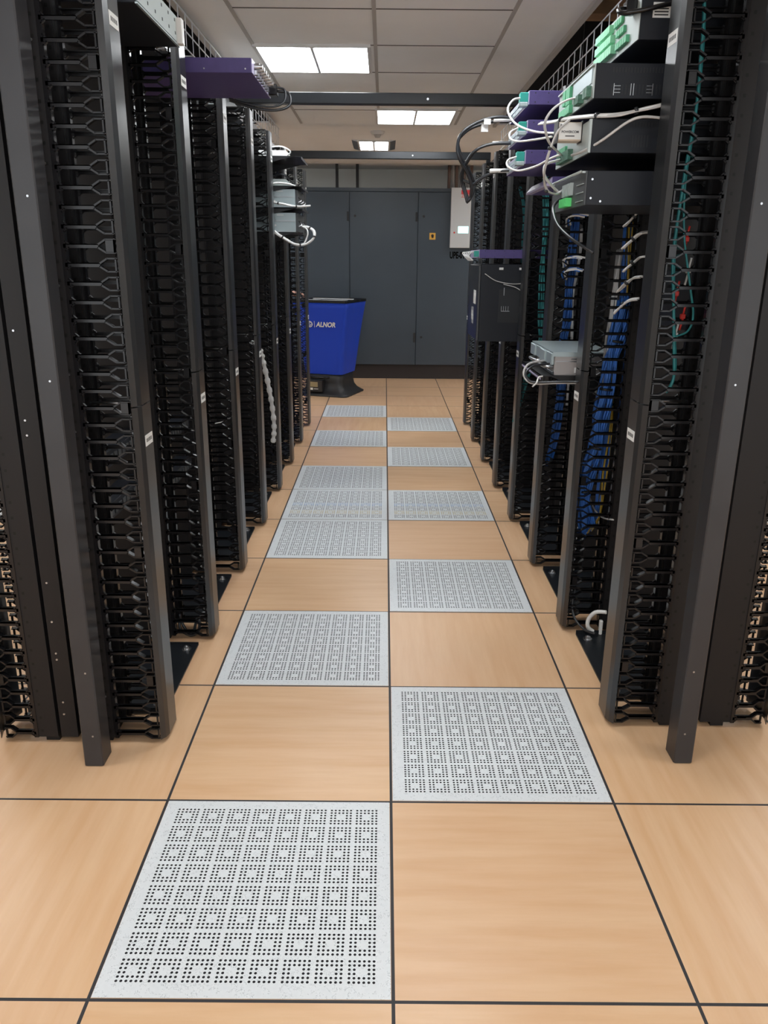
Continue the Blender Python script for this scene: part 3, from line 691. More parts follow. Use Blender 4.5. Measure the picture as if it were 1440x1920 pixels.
b = MB(); b.tube(spline([(-0.012,0.05,0.085),(-0.05,0.03,0.075),(-0.045,0.0,0.060),(0.0,-0.02,0.062),(0.06,-0.02,0.075),(0.13,-0.02,0.085)]), 0.006, 8); b.bbox(-0.03,-0.002,0.03,0.07,0.07,0.10,0.002); b.build('power_lead', PLAS, t)
# second unit, vent slots
t, s = case('network_appliance', 'black vented appliance with grey connector front, second device down in the first right rack', 'network device', 'right', 0.521, RY, RY+W19, 1.800, 1.884, 0.97, DEV)
b = MB(); vents(b, 1, (0.045, 0.20), 0.062, 0.074); b.build('vent_slots', CRACD, t)
b = MB(); vents(b, 1, (0.045, 0.20), 0.010, 0.034, pitch=0.009); b.build('vent_slots', CRACD, t)
b = MB()
for x0 in (0.050,):
    b.box(x0, x0+0.0015, -0.0012, 0, 0.008, 0.036)
    for q in range(3): b.box(x0, x0+0.018, -0.0012, 0, 0.014+q*0.008, 0.0150+q*0.008)
for x0 in (0.095, 0.102): b.box(x0, x0+0.0015, -0.0012, 0, 0.008, 0.036)
b.box(0.152, 0.154, -0.0012, 0, 0.008, 0.036)
for q in range(3): b.box(0.137, 0.154, -0.0012, 0, 0.014+q*0.008, 0.0150+q*0.008)
b.build('bracket_glints', STEEL, t)
b = MB(); b.box(0, -0.003, 0.001, W19-0.001, 0.001, 0.083); b.cur = 1
b.box(-0.003, -0.005, 0.02, 0.24, 0.040, 0.076); b.cur = 0; b.box(-0.003, -0.009, 0.003, W19-0.003, 0.079, 0.083)
b.build('front_panel', [PANEL, SILV], t)
terminal_rows(t, s, [(GREEN, 0.255, 0.030, 0.05, 0.046, 0.012, 'terminal_strip'), (GREEN, 0.315, 0.036, 0.04, 0.040, 0.012, 'terminal_strip'), (GREEND, 0.02, 0.008, 0.05, 0.026, 0.016, 'terminal_strip'),
                     (GREEND, 0.10, 0.006, 0.06, 0.022, 0.020, 'terminal_strip'), (GREEN, 0.24, 0.004, 0.15, 0.022, 0.014, 'terminal_strip')], 0.08)
# third unit with the label on the front
t, s = case('network_appliance', 'black appliance carrying a beige power supply, third device down in the first right rack', 'network device', 'right', 0.523, RY, RY+W19, 1.668, 1.752, 0.97, DEV)
b = MB(); vents(b, 1, (0.110, 0.16), 0.066, 0.076); b.build('vent_slots', CRACD, t)
b = MB(); vents(b, 1, (0.110, 0.155), 0.015, 0.045); b.build('vent_slots', CRACD, t)
b = MB(); b.box(0, -0.003, 0.001, W19-0.001, 0.001, 0.083); b.box(-0.003, -0.006, 0.001, 0.012, 0.001, 0.083); b.build('front_panel', PANEL, t)
terminal_rows(t, s, [(GREEND, 0.20, 0.006, 0.17, 0.028, 0.018, 'terminal_strip'), (GREEN, 0.28, 0.036, 0.12, 0.016, 0.010, 'terminal_strip')], 0.08)
ps = thing('power_supply', 'beige labelled power supply brick tied to the grey front of the third appliance', 'power supply', (0.523-0.070, RY+0.10, 1.710))
b = MB(); b.bbox(0.0, 0.066, 0, 0.05, 0, 0.048, 0.002); b.build('housing', BEIGE, ps)
b = MB(); b.box(0.002, 0.064, -0.0008, 0, 0.004, 0.046); b.build('label_sheet', LABEL, ps)
text_obj('printed_text', 'POWERCOM', 0.0085, INK, ps, (0.0090, -0.0010, 0.020), (PI/2, 0, 0), 0.0003, 0.0002, 0.98)
b = MB(); b.box(0.020, 0.046, -0.0010, -0.0008, 0.011, 0.0135); b.box(0.005, 0.010, -0.0010, -0.0008, 0.036, 0.042); b.build('small_print', INK, ps)
b = MB(); b.box(0.0655, 0.0685, -0.002, 0.052, -0.004, 0.052); b.box(-0.0025, 0.0, -0.002, 0.052, -0.004, 0.052); b.build('strap', BLKCB, ps)
# fourth unit
t, s = case('network_appliance', 'black appliance with one bright green plug, lowest device in the first right rack', 'network device', 'right', 0.521, RY, RY+W19, 1.536, 1.624, 0.97, DEV)
b = MB(); b.box(0, -0.003, 0.001, W19-0.001, 0.001, 0.087); b.build('front_panel', DPANEL, t)
b = MB(); b.tube([(-0.016, 0.01, 0.086), (-0.016, 0.43, 0.086)], 0.0035, 8); b.box(0, -0.016, 0.012, 0.018, 0.083, 0.088); b.box(0, -0.016, 0.422, 0.428, 0.083, 0.088); b.build('handle_bar', PANEL, t)
b = MB()
for q in range(3): b.box(-0.003, -0.006, 0.02, 0.10, 0.012+q*0.022, 0.014+q*0.022)
for q in range(6): b.box(-0.003, -0.012, 0.15+q*0.02, 0.162+q*0.02, 0.036, 0.070)
b.build('port_block', PANEL, t)
terminal_rows(t, s, [(GREENB, 0.16, 0.006, 0.10, 0.024, 0.02, 'green_plug')], 0.08)
b = MB()
for x, z in ((0.014, 0.066), (0.013, 0.018), (0.040, 0.010)): b.cyl((x, -0.002, z), 0.003, 0.002, 'y', 8)
b.build('case_screw', STEEL, t)
# dark rear chassis below, first bay
t, s = case('blanking_chassis', 'black chassis behind the cables halfway down the first right rack', 'chassis', 'right', 0.84, RY, RY+W19, 1.20, 1.36, 1.02, DEV)
# --- right row, second bay: three purple switches
for i, (xf, z0, z1, lab) in enumerate(((0.461, 1.898, 1.942, 'topmost'), (0.461, 1.808, 1.851, 'middle'), (0.460, 1.711, 1.756, 'lowest'))):
    t, s = case('network_switch', 'purple network switch with teal plug in the second right rack, %s of the three' % lab, 'network switch', 'right', xf, 3.0, 3.435, z0, z1, 0.95, PURP, 'purple switches in the second right rack')
    h = z1-z0
    b = MB(); b.box(0, -0.002, 0.001, 0.434, 0.001, h-0.001); b.build('front_panel', PURPL, t)
    b = MB()
    for q in range(12):
        b.box(-0.002, -0.006, 0.06+q*0.030, 0.082+q*0.030, 0.006, 0.018); b.box(-0.002, -0.006, 0.06+q*0.030, 0.082+q*0.030, 0.024, 0.036)
    b.build('port_row', [SILV], t)
    b = MB(); b.bbox(-0.002, -0.030, 0.012, 0.044, 0.010, h-0.004, 0.002); b.build('teal_plug', TEALP, t)
    b = MB(); b.bbox(-0.002, -0.032, 0.010, 0.046, -0.004, 0.010, 0.002); b.build('plug_shell', SILV, t)
    b = MB()
    for q in range(4):
        for zz in (0.008, h-0.008): b.cyl((0.02+q*0.045, -0.0012, zz), 0.002, 0.0013, 'y', 8)
    b.build('case_screw', CRACD, t)
t, s = case('network_switch', 'short purple switch with a slanted lilac front beneath the three stacked purple switches', 'network switch', 'right', 0.56, 3.01, 3.43, 1.640, 1.672, 0.95, PURP)
b = MB(); b.prism([(0, 0.001), (0, 0.031), (-0.02, 0.008), (-0.02, 0.001)], 'y', 0.001, 0.418); b.build('front_panel', PURPL, t)
# silver server on a shelf in the second bay
t = thing('rack_shelf', 'black shelf carrying the silver server in the second right rack', 'shelf', (0.60, 2.99, 0.955))
b = MB(); b.box(-0.035, 0.35, 0, 0.446, 0.018, 0.021); b.box(-0.035, -0.032, 0, 0.446, 0.0, 0.021); b.prism([(0.0,0.018),(0.36,0.018),(0.36,-0.08),(0.25,-0.08)], 'y', 0, 0.003)
b.prism([(0.0,0.018),(0.36,0.018),(0.36,-0.08),(0.25,-0.08)], 'y', 0.443, 0.446); b.build('tray', BLK, t)
b = MB(); b.box(-0.0365, -0.035, 0.01, 0.43, 0.004, 0.010); b.build('edge_strip', PURPL, t)
t = thing('server', 'silver server with grey side and handles on the second right rack shelf', 'server', (0.614, 3.0, 0.976))
b = MB(); b.bbox(0, 0.22, 0, 0.43, 0, 0.084, 0.0015); b.build('case', SILVW, t)
b = MB(); b.box(-0.010, 0.22, -0.002, 0.432, 0.084, 0.087); b.box(-0.010, 0.22, -0.002, 0.0, 0.070, 0.084)
b.build('lid', SILV, t)
b = MB(); b.box(0.004, 0.21, -0.003, 0, 0.051, 0.054); b.box(0.06, 0.15, -0.0035, 0, 0.060, 0.064); b.build('slide_rail', STEEL, t)
b = MB(); b.box(0.075, 0.135, -0.001, 0, 0.010, 0.030); b.cur = 1; b.box(0.083, 0.095, -0.0014, -0.001, 0.014, 0.026); b.box(0.100, 0.130, -0.0014, -0.001, 0.020, 0.023); b.box(0.100, 0.125, -0.0014, -0.001, 0.013, 0.016)
b.build('serial_label', [LABEL, INK], t)
for q in range(4):
    y0 = 0.01+q*0.104
    b = MB(); b.bbox(-0.012-0.006*(q % 2), 0, y0, y0+0.098, 0.036, 0.082, 0.003); b.build('drive_bay', SILV, t)
for q in range(2):
    b = MB(); b.tube(spline([(0.0, 0.02+q*0.2, 0.030), (-0.03, 0.03+q*0.2, 0.030), (-0.032, 0.14+q*0.2, 0.028), (0.0, 0.16+q*0.2, 0.026)]), 0.006, 8); b.build('pull_handle', STEEL, t)
b = MB(); b.bbox(-0.008, 0, 0.0, 0.43, 0.002, 0.014, 0.002); b.build('front_lip', DPANEL, t)
# --- right row, fourth bay: purple switch above large black chassis
t, s = case('network_switch', 'purple network switch with white leads above the large black chassis in the fourth right rack', 'network switch', 'right', 0.466, 4.340, 4.775, 1.398, 1.441, 0.95, PURP)
b = MB(); b.box(0, -0.002, 0.001, 0.434, 0.001, 0.042); b.build('front_panel', PURPL, t)
b = MB(); b.bbox(-0.002, -0.026, 0.01, 0.05, 0.006, 0.036, 0.002); b.build('teal_plug', TEALP, t)
b = MB()
for q in range(9): b.tube(spline([(-0.004, 0.07+q*0.035, 0.03), (-0.035-0.01*(q%3), 0.06+q*0.035, 0.03), (-0.05, 0.05+q*0.03, 0.01), (-0.03, 0.03+q*0.03, -0.012)], 4), 0.003, 5)
b.build('patch_lead', WHITEC, t)
b = MB()
for q in range(6):
    for zz in (0.007, 0.036): b.cyl((0.03+q*0.05, -0.0012, zz), 0.002, 0.0013, 'y', 8)
b.build('case_screw', CRACD, t)
t, s = case('equipment_chassis', 'large black equipment chassis with white door label in the fourth right rack', 'chassis', 'right', 0.478, 4.340, 4.775, 0.970, 1.368, 0.97, DEV)
b = MB(); b.bbox(-0.012, 0, 0.004, 0.431, 0.004, 0.394, 0.002); b.build('front_door', BLKC, t)
b = MB(); b.box(-0.0125, -0.012, 0.09, 0.20, 0.19, 0.262); b.build('door_label', LABEL, t)
b = MB()
for q in range(9): b.box(-0.0125, -0.012, 0.18+q*0.012, 0.187+q*0.012, 0.08+((q*7)%3)*0.02, 0.13+((q*5)%3)*0.02)
b.build('warning_print', LABEL, t)
b = MB()
for x0 in (0.095, 0.200): b.box(x0, x0+0.022, -0.0008, 0, 0.370, 0.382); b.cur = 0
b.build('port_tag', LABEL, t)
b = MB(); b.box(0.10, 0.23, -0.002, 0, 0.10, 0.27); b.cur = 1; b.box(0.125, 0.128, -0.004, -0.002, 0.24, 0.28)
for q in range(4): b.box(0.115+q*0.012, 0.117+q*0.012, -0.004, -0.002, 0.16, 0.185)
b.box(0.115, 0.16, -0.004, -0.002, 0.158, 0.161)
b.build('side_recess', [CRACD, STEEL], t)
b = MB(); b.tube(spline([(0.02,-0.006,0.350),(0.08,-0.008,0.315),(0.16,-0.008,0.300),(0.23,-0.006,0.302)]), 0.0025, 6); b.tube(spline([(0.12,-0.008,0.298),(0.19,-0.008,0.280),(0.24,-0.006,0.245)]), 0.0025, 6); b.build('hanging_lead', GREYC, t)
# --- left row, first bay: bright grey device at the top
t, s = case('rack_unit', 'black unit with a light grey punched front atop the first left rack', 'network device', 'left', 0.648, 2.225, 2.655, 1.985, 2.060, 0.97, DEV)
b = MB(); b.box(0, 0.004, 0.004, 0.420, 0.006, 0.074)
b.cur = 1
for q in range(6):
    for zz in (0.022, 0.056): b.box(0.004, 0.0045, 0.03+q*0.07, 0.038+q*0.07, zz, zz+0.008)
b.build('front_panel', [PANEL, CRACD], t)
b = MB(); b.box(0.0, 0.006, 0.0, 0.428, -0.002, 0.002); b.build('bottom_lip', SILV, t)
b = MB(); b.bbox(0, 0.02, 0.40, 0.43, 0.002, 0.07, 0.002); b.build('end_bracket', FRAMEW, t)
b = MB(); b.bbox(0.0, 0.028, 0.01, 0.04, 0.045, 0.062, 0.002); b.build('latch', PLAS, t)
# --- left row, second bay: purple switch with a row of coaxial plugs
t, s = case('network_switch', 'large purple switch jutting out of the second left rack with a row of silver plugs', 'network switch', 'left', 0.470, 2.895, 3.335, 1.966, 2.010, 0.96, PURP)
b = MB(); b.box(0, 0.002, 0.001, 0.439, 0.001, 0.043); b.build('front_panel', PURPL, t)
for q in range(7):
    b = MB(); y0 = 0.05+q*0.045
    b.cyl((0.002, y0, 0.028), 0.010, 0.018, 'x', 12); b.cyl((0.020, y0, 0.028), 0.007, 0.010, 'x', 10); b.bbox(0.002, 0.012, y0-0.010, y0+0.010, 0.002, 0.016, 0.001)
    b.build('coaxial_plug', STEEL, t)
b = MB(); b.bbox(0.002, 0.034, 0.375, 0.425, 0.002, 0.040, 0.003); b.build('power_plug', PLAS, t)
b = MB()
b.tube(spline([(0.03, 0.40, 0.02), (0.075, 0.40, 0.012), (0.078, 0.39, -0.03), (0.03, 0.37, -0.050), (-0.05, 0.36, -0.045), (-0.14, 0.36, -0.020)]), 0.005, 8)
b.tube(spline([(0.03, 0.385, 0.03), (0.062, 0.385, 0.02), (0.060, 0.375, -0.02), (0.02, 0.36, -0.040), (-0.06, 0.35, -0.035), (-0.14, 0.35, -0.016)]), 0.004, 8)
b.build('power_lead', BLKCB, t)
b = MB()
for x in (-0.155, -0.02): b.cyl((x, -0.0014, 0.012 if x < -0.1 else 0.012), 0.0026, 0.0015, 'y', 8)
b.build('case_screw', STEEL, t)
# --- left row, fifth bay: shelves with servers
LSY = 4.905
for i, (z, lab) in enumerate(((1.945, 'topmost'), (1.787, 'second from top'), (1.667, 'third from top'), (1.534, 'lowest'))):
    t = thing('rack_shelf', 'black angled shelf jutting from the fifth left rack, %s of four' % lab, 'shelf', (-0.515, LSY, z), 0, 'shelves in the fifth left rack')
    b = MB(); b.prism([(0.0,0.03),(0.0,0.41),(-0.03,0.44),(-0.42,0.44),(-0.42,0.0),(-0.03,0.0)], 'z', -0.003, 0.0); b.build('tray', BLKC, t)
    for y0 in (0.0, 0.437):
        b = MB(); b.prism([(-0.03,0.0),(-0.42,0.0),(-0.42,-0.10),(-0.22,-0.045)], 'y', y0, y0+0.003); b.build('side_bracket', BLK, t)
    b = MB(); b.box(-0.001, 0.001, 0.03, 0.41, -0.012, 0.001); b.build('front_lip', BLK, t)
for z0, h, lab in ((1.674-0.004, 0.100, 'above'), (1.537, 0.108, 'below')):
    t = thing('server', 'silver server in the fifth left rack, %s' % ('on the third shelf' if lab == 'above' else 'on the lowest shelf'), 'server', (-0.553, LSY+0.012, z0-(0.0 if lab == 'above' else 0.003)), 0, 'servers in the fifth left rack')
    b = MB(); b.bbox(0, -0.34, 0, 0.41, 0, h, 0.0015); b.build('case', SILV, t)
    b = MB(); b.box(-0.004, -0.33, -0.002, 0, h*0.56, h*0.60); b.box(-0.004, -0.33, -0.002, 0, h*0.02, h*0.05); b.build('side_rail', STEEL, t)
    b = MB(); b.box(0, 0.012, 0.01, 0.40, 0.004, h-0.004); b.build('front_panel', DPANEL, t)
    b = MB()
    for q in range(3): b.tube(spline([(0.012, 0.04+q*0.13, h*0.3), (0.03, 0.05+q*0.13, h*0.4), (0.012, 0.07+q*0.13, h*0.6)], 4), 0.004, 6)
    b.build('pull_handle', STEEL, t)
    b = MB(); b.cyl((-0.12, -0.0015, h*0.35), 0.006, 0.0015, 'y', 10); b.box(-0.11, -0.07, -0.0015, 0, h*0.86, h*0.90); b.build('side_screw', FRAMEW, t)
t = thing('patch_box', 'small white box with leads on the topmost left shelf', 'network device', (-0.60, LSY+0.03, 1.945))
b = MB(); b.bbox(0, -0.16, 0, 0.20, 0, 0.032, 0.002); b.build('case', LABEL, t)
b = MB(); b.tube(spline([(0.0,0.05,0.01),(0.02,0.03,0.03),(-0.03,0.02,0.055),(-0.12,0.03,0.05)]), 0.004, 6); b.build('lead', WHITEC, t)
t = thing('media_converter', 'grey wedge-shaped converter with leads on the second left shelf', 'network device', (-0.56, LSY+0.05, 1.787))
b = MB(); b.prism([(0,0),(-0.16,0),(-0.13,0.04),(-0.05,0.04)], 'y', 0, 0.2); b.build('case', PANEL, t)
b = MB(); b.tube(spline([(-0.01,0.02,0.02),(-0.06,-0.01,0.062),(-0.12,0.0,0.055),(-0.16,0.01,0.03)]), 0.004, 6); b.build('lead', BLKCB, t)
# dim equipment inside the lower left bays
for k, z in ((0, 0.78), (0, 0.62), (1, 0.70), (1, 0.52)):
    y0 = YL+0.14+PI_*k+0.05
    t, s = case('network_switch', 'dim grey network switch deep in the %s left rack, the %s one' % (nth[k], 'upper' if z > 0.65 else 'lower'), 'network switch', 'left', 0.86, y0, y0+W19-0.01, z, z+0.05, 0.93, DEV, 'dim switches in the left racks')
    b = MB()
    for q in range(10): b.box(0, 0.003, 0.03+q*0.038, 0.055+q*0.038, 0.012, 0.036)
    b.build('port_row', DPANEL, t)

# ================================================================== CABLES
def cab(key, m, r, label, n=1, spread=0.0, ties=0, tm=None, grp=None, cat='cable', seedv=0, seg=8):
    return bundle('cable' if cat == 'cable' else 'cable_bundle', CABLES[key], m, n, r, spread, label, cat, grp, 6, None, seg, ties, tm, seedv)
cab('bundleR0', [GREYC, WHITEC, GREYC], 0.0026, 'grey cable bundle with black ties across the first right rack, above the power supply', 6, 0.0085, 3, None, cat='cable bundle', seedv=1)
cab('whiteR0', GREYC, 0.0036, 'single pale grey cable sagging across the side of the third appliance')
cab('loopA', GREYC, 0.0026, 'grey looped cable hanging from the front of the vented appliance', 2, 0.004)
cab('loopB', GREYC, 0.0027, 'grey cable pair hanging down past the front of the power supply', 2, 0.004, 2, seedv=2)
cab('loopC', WHITEC, 0.0040, 'white cable dropping to the lowest appliance in the first right rack')
cab('pl1', WHITEC, 0.0036, 'white lead curling from the topmost purple switch of the second right rack')
cab('pl2', WHITEC, 0.0034, 'white lead curling from the middle purple switch of the second right rack')
cab('pl3', WHITEC, 0.0034, 'white lead curling from the lowest purple switch of the second right rack')
cab('bl1', BLKCB, 0.0060, 'outermost long black cable looping into the aisle beside the purple switches', 2, 0.004, seedv=4)
cab('bl2', BLKCB, 0.0055, 'inner black cable looping into the aisle with white sleeve tags')
cab('bl3', BLKCB, 0.0055, 'black cable arching from the middle purple switch into the aisle loop', 2, 0.004, seedv=5)
cab('bl4', BLKCB, 0.0055, 'short black cable arching from the lowest purple switch', 2, 0.004, seedv=6)
for a, bq, lab in (((0.360,3.352,1.906),(0.352,3.350,1.886), 'upper'), ((0.352,3.365,1.890),(0.360,3.368,1.862), 'lower')):
    b = MB(); b.box(a[0]-0.012, a[0]+0.014, a[1]-0.007, a[1]+0.007, bq[2], a[2]); tag(b.build('cable_tag', LABEL), 'white paper tag on the black aisle cables, the %s one' % lab, 'tag', 'white cable tags')
for i, (x, z, yv) in enumerate(((0.43, 1.903, 3.355), (0.43, 1.820, 3.352), (0.425, 1.722, 3.355))):
    b = MB(); b.tube([(x+0.035, yv, z+0.002), (x-0.02, yv, z+0.001), (x-0.045, yv, z)], 0.0078, 8)
    tag(b.build('cable_sleeve', LABEL), 'white sleeve on a black cable beside the %s purple switch of the three' % ('topmost', 'middle', 'lowest')[i], 'cable sleeve', 'white cable sleeves')
cab('drop', BLKCB, 0.0045, 'thin dark cable dropping from the lowest appliance towards the second right cable manager')
cab('lsb1', WHITEC, 0.0050, 'thick white cable loop with black ties hanging off the lowest left shelf', 4, 0.006, 4, cat='cable bundle', seedv=8)
cab('lsb2', WHITEC, 0.0045, 'white cable bundle lying along the third shelf of the fifth left rack', 4, 0.006, 2, cat='cable bundle', seedv=9)
cab('lsb3', WHITEC, 0.0045, 'white lead lying along the second left shelf', 2, 0.004)
cab('lsb4', WHITEC, 0.0045, 'short white cable curving inside the white loop of the lowest left shelf')
cab('srv1', BLKCB, 0.0042, 'upper dark lead looping from the silver server shelf', 1)
cab('srv2', GREYC, 0.0042, 'lower grey lead looping from the silver server shelf', 1)
b = MB(); q = Vector(CABLES['srv1'][4]); b.tube(spline([q+Vector((-0.008,0,-0.016)), q+Vector((0.004,-0.012,0.0)), q+Vector((0.012,0,0.018)), q+Vector((0.028,0.004,0.022))]), 0.003, 6)
tag(b.build('cable_tie', LABEL), 'white tie holding the two leads below the silver server', 'cable tie')
b = MB(); P = spline(CABLES['coil'], 14); b.tube(P, 0.009, 10, True, lambda i: 0.0085 if i % 2 else 0.0062)
tag(b.build('corrugated_conduit', LABEL), 'white corrugated conduit curling onto the base of the first right rack', 'conduit')
b = MB(); b.bbox(0.816, 0.828, 2.775, 2.795, 0.0, 0.065, 0.004); tag(b.build('plastic_bracket', LABEL), 'small white plastic bracket standing on the floor beside the conduit', 'bracket')
cab('bot', BLKCB, 0.0048, 'black cable hanging down to the base plate of the first right rack')
cab('teal', TEALC, 0.0042, 'long teal cable running down inside the nearest right cable manager', 2, 0.004, seedv=3)
cab('teal2', TEALC, 0.0030, 'thin teal cable bowing out beside the long one in the nearest right manager')
cab('blueR1', [BLUEC], 0.0040, 'thick bundle of blue cables in the second right cable manager', 20, 0.026, 4, cat='cable bundle', seedv=11, seg=6)
cab('blueR1b', [BLUEC, BLUEC, YELC], 0.0038, 'slimmer blue and yellow cable bundle behind the thick one in the second right manager', 9, 0.016, 3, cat='cable bundle', seedv=12, seg=6)
cab('greyR1', [GREYC, WHITEC], 0.0038, 'grey cable bundle high in the second right cable manager', 8, 0.014, 2, cat='cable bundle', seedv=13, seg=6)
cab('blueR2', [BLUEC], 0.0040, 'blue cable bundle in the third right cable manager', 14, 0.022, 3, cat='cable bundle', seedv=14, seg=6)
cab('whiteR2', [WHITEC], 0.0040, 'white cables running beside the blue bundle in the third right manager', 3, 0.008, cat='cable bundle', seedv=15, seg=6)
cab('tealR3', [TEALC], 0.0045, 'teal cable bundle in the fourth right cable manager', 7, 0.016, 3, cat='cable bundle', seedv=16, seg=6)
cab('tealR4', [TEALC], 0.0045, 'teal cables high in the fifth right cable manager', 4, 0.012, cat='cable bundle', seedv=17, seg=6)
for i, dz in enumerate((0.0, 0.075, 0.145, -0.065, -0.135)):
    pts = [(x-0.004*i, y, z+dz) for x, y, z in CABLES['grayarc1']]
    bundle('cable_bundle', pts, [GREYC, WHITEC], 3, 0.0035, 0.007, 'small grey cable arc entering the second right manager, %s of five' % ('third from top', 'second from top', 'topmost', 'second from bottom', 'lowest')[i], 'cable bundle', 'grey cable arcs of the first right rack', 6, None, 6, 1, None, 20+i)
for i, (z0) in enumerate((1.395, 1.345, 1.560)):
    pts = [(0.745, 3.52, z0-0.03), (0.735, 3.50, z0), (0.765, 3.47, z0+0.012), (0.80, 3.46, z0+0.006)]
    bundle('cable_bundle', pts, [BLUEC, WHITEC], 6, 0.0038, 0.012, 'blue and white cable tuft tied at the third right manager, %s of three' % ('middle', 'lowest', 'topmost')[i], 'cable bundle', 'blue cable tufts of the second right rack', 6, None, 6, 1, None, 30+i)
b = MB(); P = spline(CABLES['condL3'], 14); b.tube(P, 0.013, 10, True, lambda i: 0.015 if (i//3) % 2 else 0.010)
tag(b.build('corrugated_conduit', GREYC), 'grey corrugated conduit hanging in front of the fourth left rack', 'conduit')
cab('thinL1', GREYC, 0.0022, 'thin pale cable end poking out beside the third left cable manager')
cab('wR1', GREYC, 0.0032, 'thin grey cable arching low out of the second right cable manager')
bundle('cable_bundle', CABLES['loopsL1'], BLKCB, 2, 0.0055, 0.012, 'black cable loops dangling beneath the second left cable manager', 'cable bundle', None, 6, None, 8, 0, None, 41)
# little clutter of connectors in the nearest right manager
for i, (x, z, m, w) in enumerate(((0.775, 1.44, REDL, 'red'), (0.79, 1.36, LABEL, 'white'), (0.765, 1.30, REDL, 'red'), (0.79, 1.24, REDL, 'red'), (0.776, 1.19, LABEL, 'white'))):
    b = MB(); b.bbox(x-0.007, x+0.007, 2.222, 2.232, z, z+0.014, 0.002); b.tube([(x, 2.224, z+0.014), (x+0.004, 2.224, z+0.04)], 0.003, 6); b.tube([(x, 2.224, z), (x-0.005, 2.226, z-0.03)], 0.003, 6)
    tag(b.build('cable_connector', m), '%s cable connector inside the nearest right cable manager, %s in the column of five' % (w, ('topmost', 'second', 'middle', 'fourth', 'lowest')[i]), 'connector', 'cable connectors in the nearest right manager')

# ================================================================== FAR CABINET
CYF = 9.63
t = thing('cooling_cabinet', 'wide anthracite cooling cabinet with tall doors against the far wall', 'cabinet', (0, CYF, 0))
xs = [-2.011, -1.225, -0.439, 0.347, 1.133, 1.919]
b = MB(); b.box(xs[0], xs[-1], 0.022, 0.60, 0.17, 2.155); b.build('body', CRAC, t)
b = MB(); b.box(xs[0], xs[-1], 0.0, 0.022, 2.118, 2.155); b.build('top_rail', CRAC, t)
b = MB(); b.box(xs[0]+0.02, xs[-1]-0.02, 0.035, 0.58, 0.0, 0.17); b.build('plinth', PLINTH, t)
for i in range(5):
    b = MB(); b.bbox(xs[i]+0.004, xs[i+1]-0.004, 0.0, 0.0215, 0.172, 2.112, 0.002); d = b.build('door', CRAC, t)
    b = MB(); b.bbox(xs[i+1]-0.028, xs[i+1]-0.006, -0.012, 0, 1.80, 1.90, 0.002); b.build('hinge', CRACD, d)
    b = MB(); b.bbox(xs[i+1]-0.028, xs[i+1]-0.006, -0.012, 0, 0.44, 0.55, 0.002); b.build('hinge', CRACD, d)
    for z in (1.855, 0.50):
        b = MB(); b.cyl((xs[i]+0.065, -0.008, z), 0.014, 0.008, 'y', 14); b.build('lock', CRACD, d)
b = MB(); b.bbox(0.482, 0.552, -0.0015, 0, 1.605, 1.678, 0.0005); b.cur = 1
b.cyl((0.517, -0.0022, 1.648), 0.016, 0.0008, 'y', 14); b.prism([(0.505,1.640),(0.512,1.615),(0.520,1.628),(0.527,1.618),(0.531,1.640)], 'y', -0.0022, -0.0015)
b.build('warning_sticker', [YELS, INK], t)
text_obj('unit_lettering', 'UPE-01-', 0.100, INKD, t, (0.722, -0.0016, 1.403), (PI/2,0,0), 0.0005, 0.0045, 0.58)
t = thing('control_box', 'light grey control box with cyan screen mounted on the far cabinet', 'control box', (0.716, CYF, 1.516))
b = MB(); b.bbox(0, 0.245, -0.060, -0.001, 0, 0.645, 0.003); b.build('housing', CBOX, t)
b = MB(); b.box(0.088, 0.206, -0.0615, -0.060, 0.160, 0.234); b.build('screen', SCREEN, t)
b = MB(); b.cyl((0.046, -0.064, 0.166), 0.010, 0.004, 'y', 12); b.build('button', REDL, t)
b = MB(); b.box(0.112, 0.205, -0.0612, -0.060, 0.540, 0.620); b.cur = 1; b.box(0.112, 0.205, -0.0616, -0.0612, 0.574, 0.620); b.box(0.112, 0.205, -0.0616, -0.0612, 0.540, 0.546)
b.build('maker_label', [LABEL, REDM], t)
text_obj('label_lettering', 'STULZ', 0.030, REDM, t, (0.1165, -0.0620, 0.549), (PI/2,0,0), 0.0003, 0.0008, 0.98)
# conduits and pipes above the cabinet
for i, x in enumerate((-0.582, -0.350)):
    b = MB(); b.bbox(x-0.016, x+0.016, 9.70, 9.73, 2.155, ZC, 0.002)
    tag(b.build('conduit', CRACD), 'dark upright conduit above the far cabinet, the %s one' % ('left' if i == 0 else 'right'), 'conduit', 'upright conduits above the far cabinet')
for i in range(7):
    x = 0.70+i*0.042
    b = MB(); b.tube([(x, 9.76, 2.155), (x, 9.76, ZC)], 0.016 if i % 2 else 0.019, 12)
    tag(b.build('pipe', PIPE if i % 2 == 0 else SILVW), '%s upright pipe above the control box, %s from the left of seven' % ('brown' if i % 2 == 0 else 'grey', nth[i]), 'pipe', 'upright pipes above the control box')

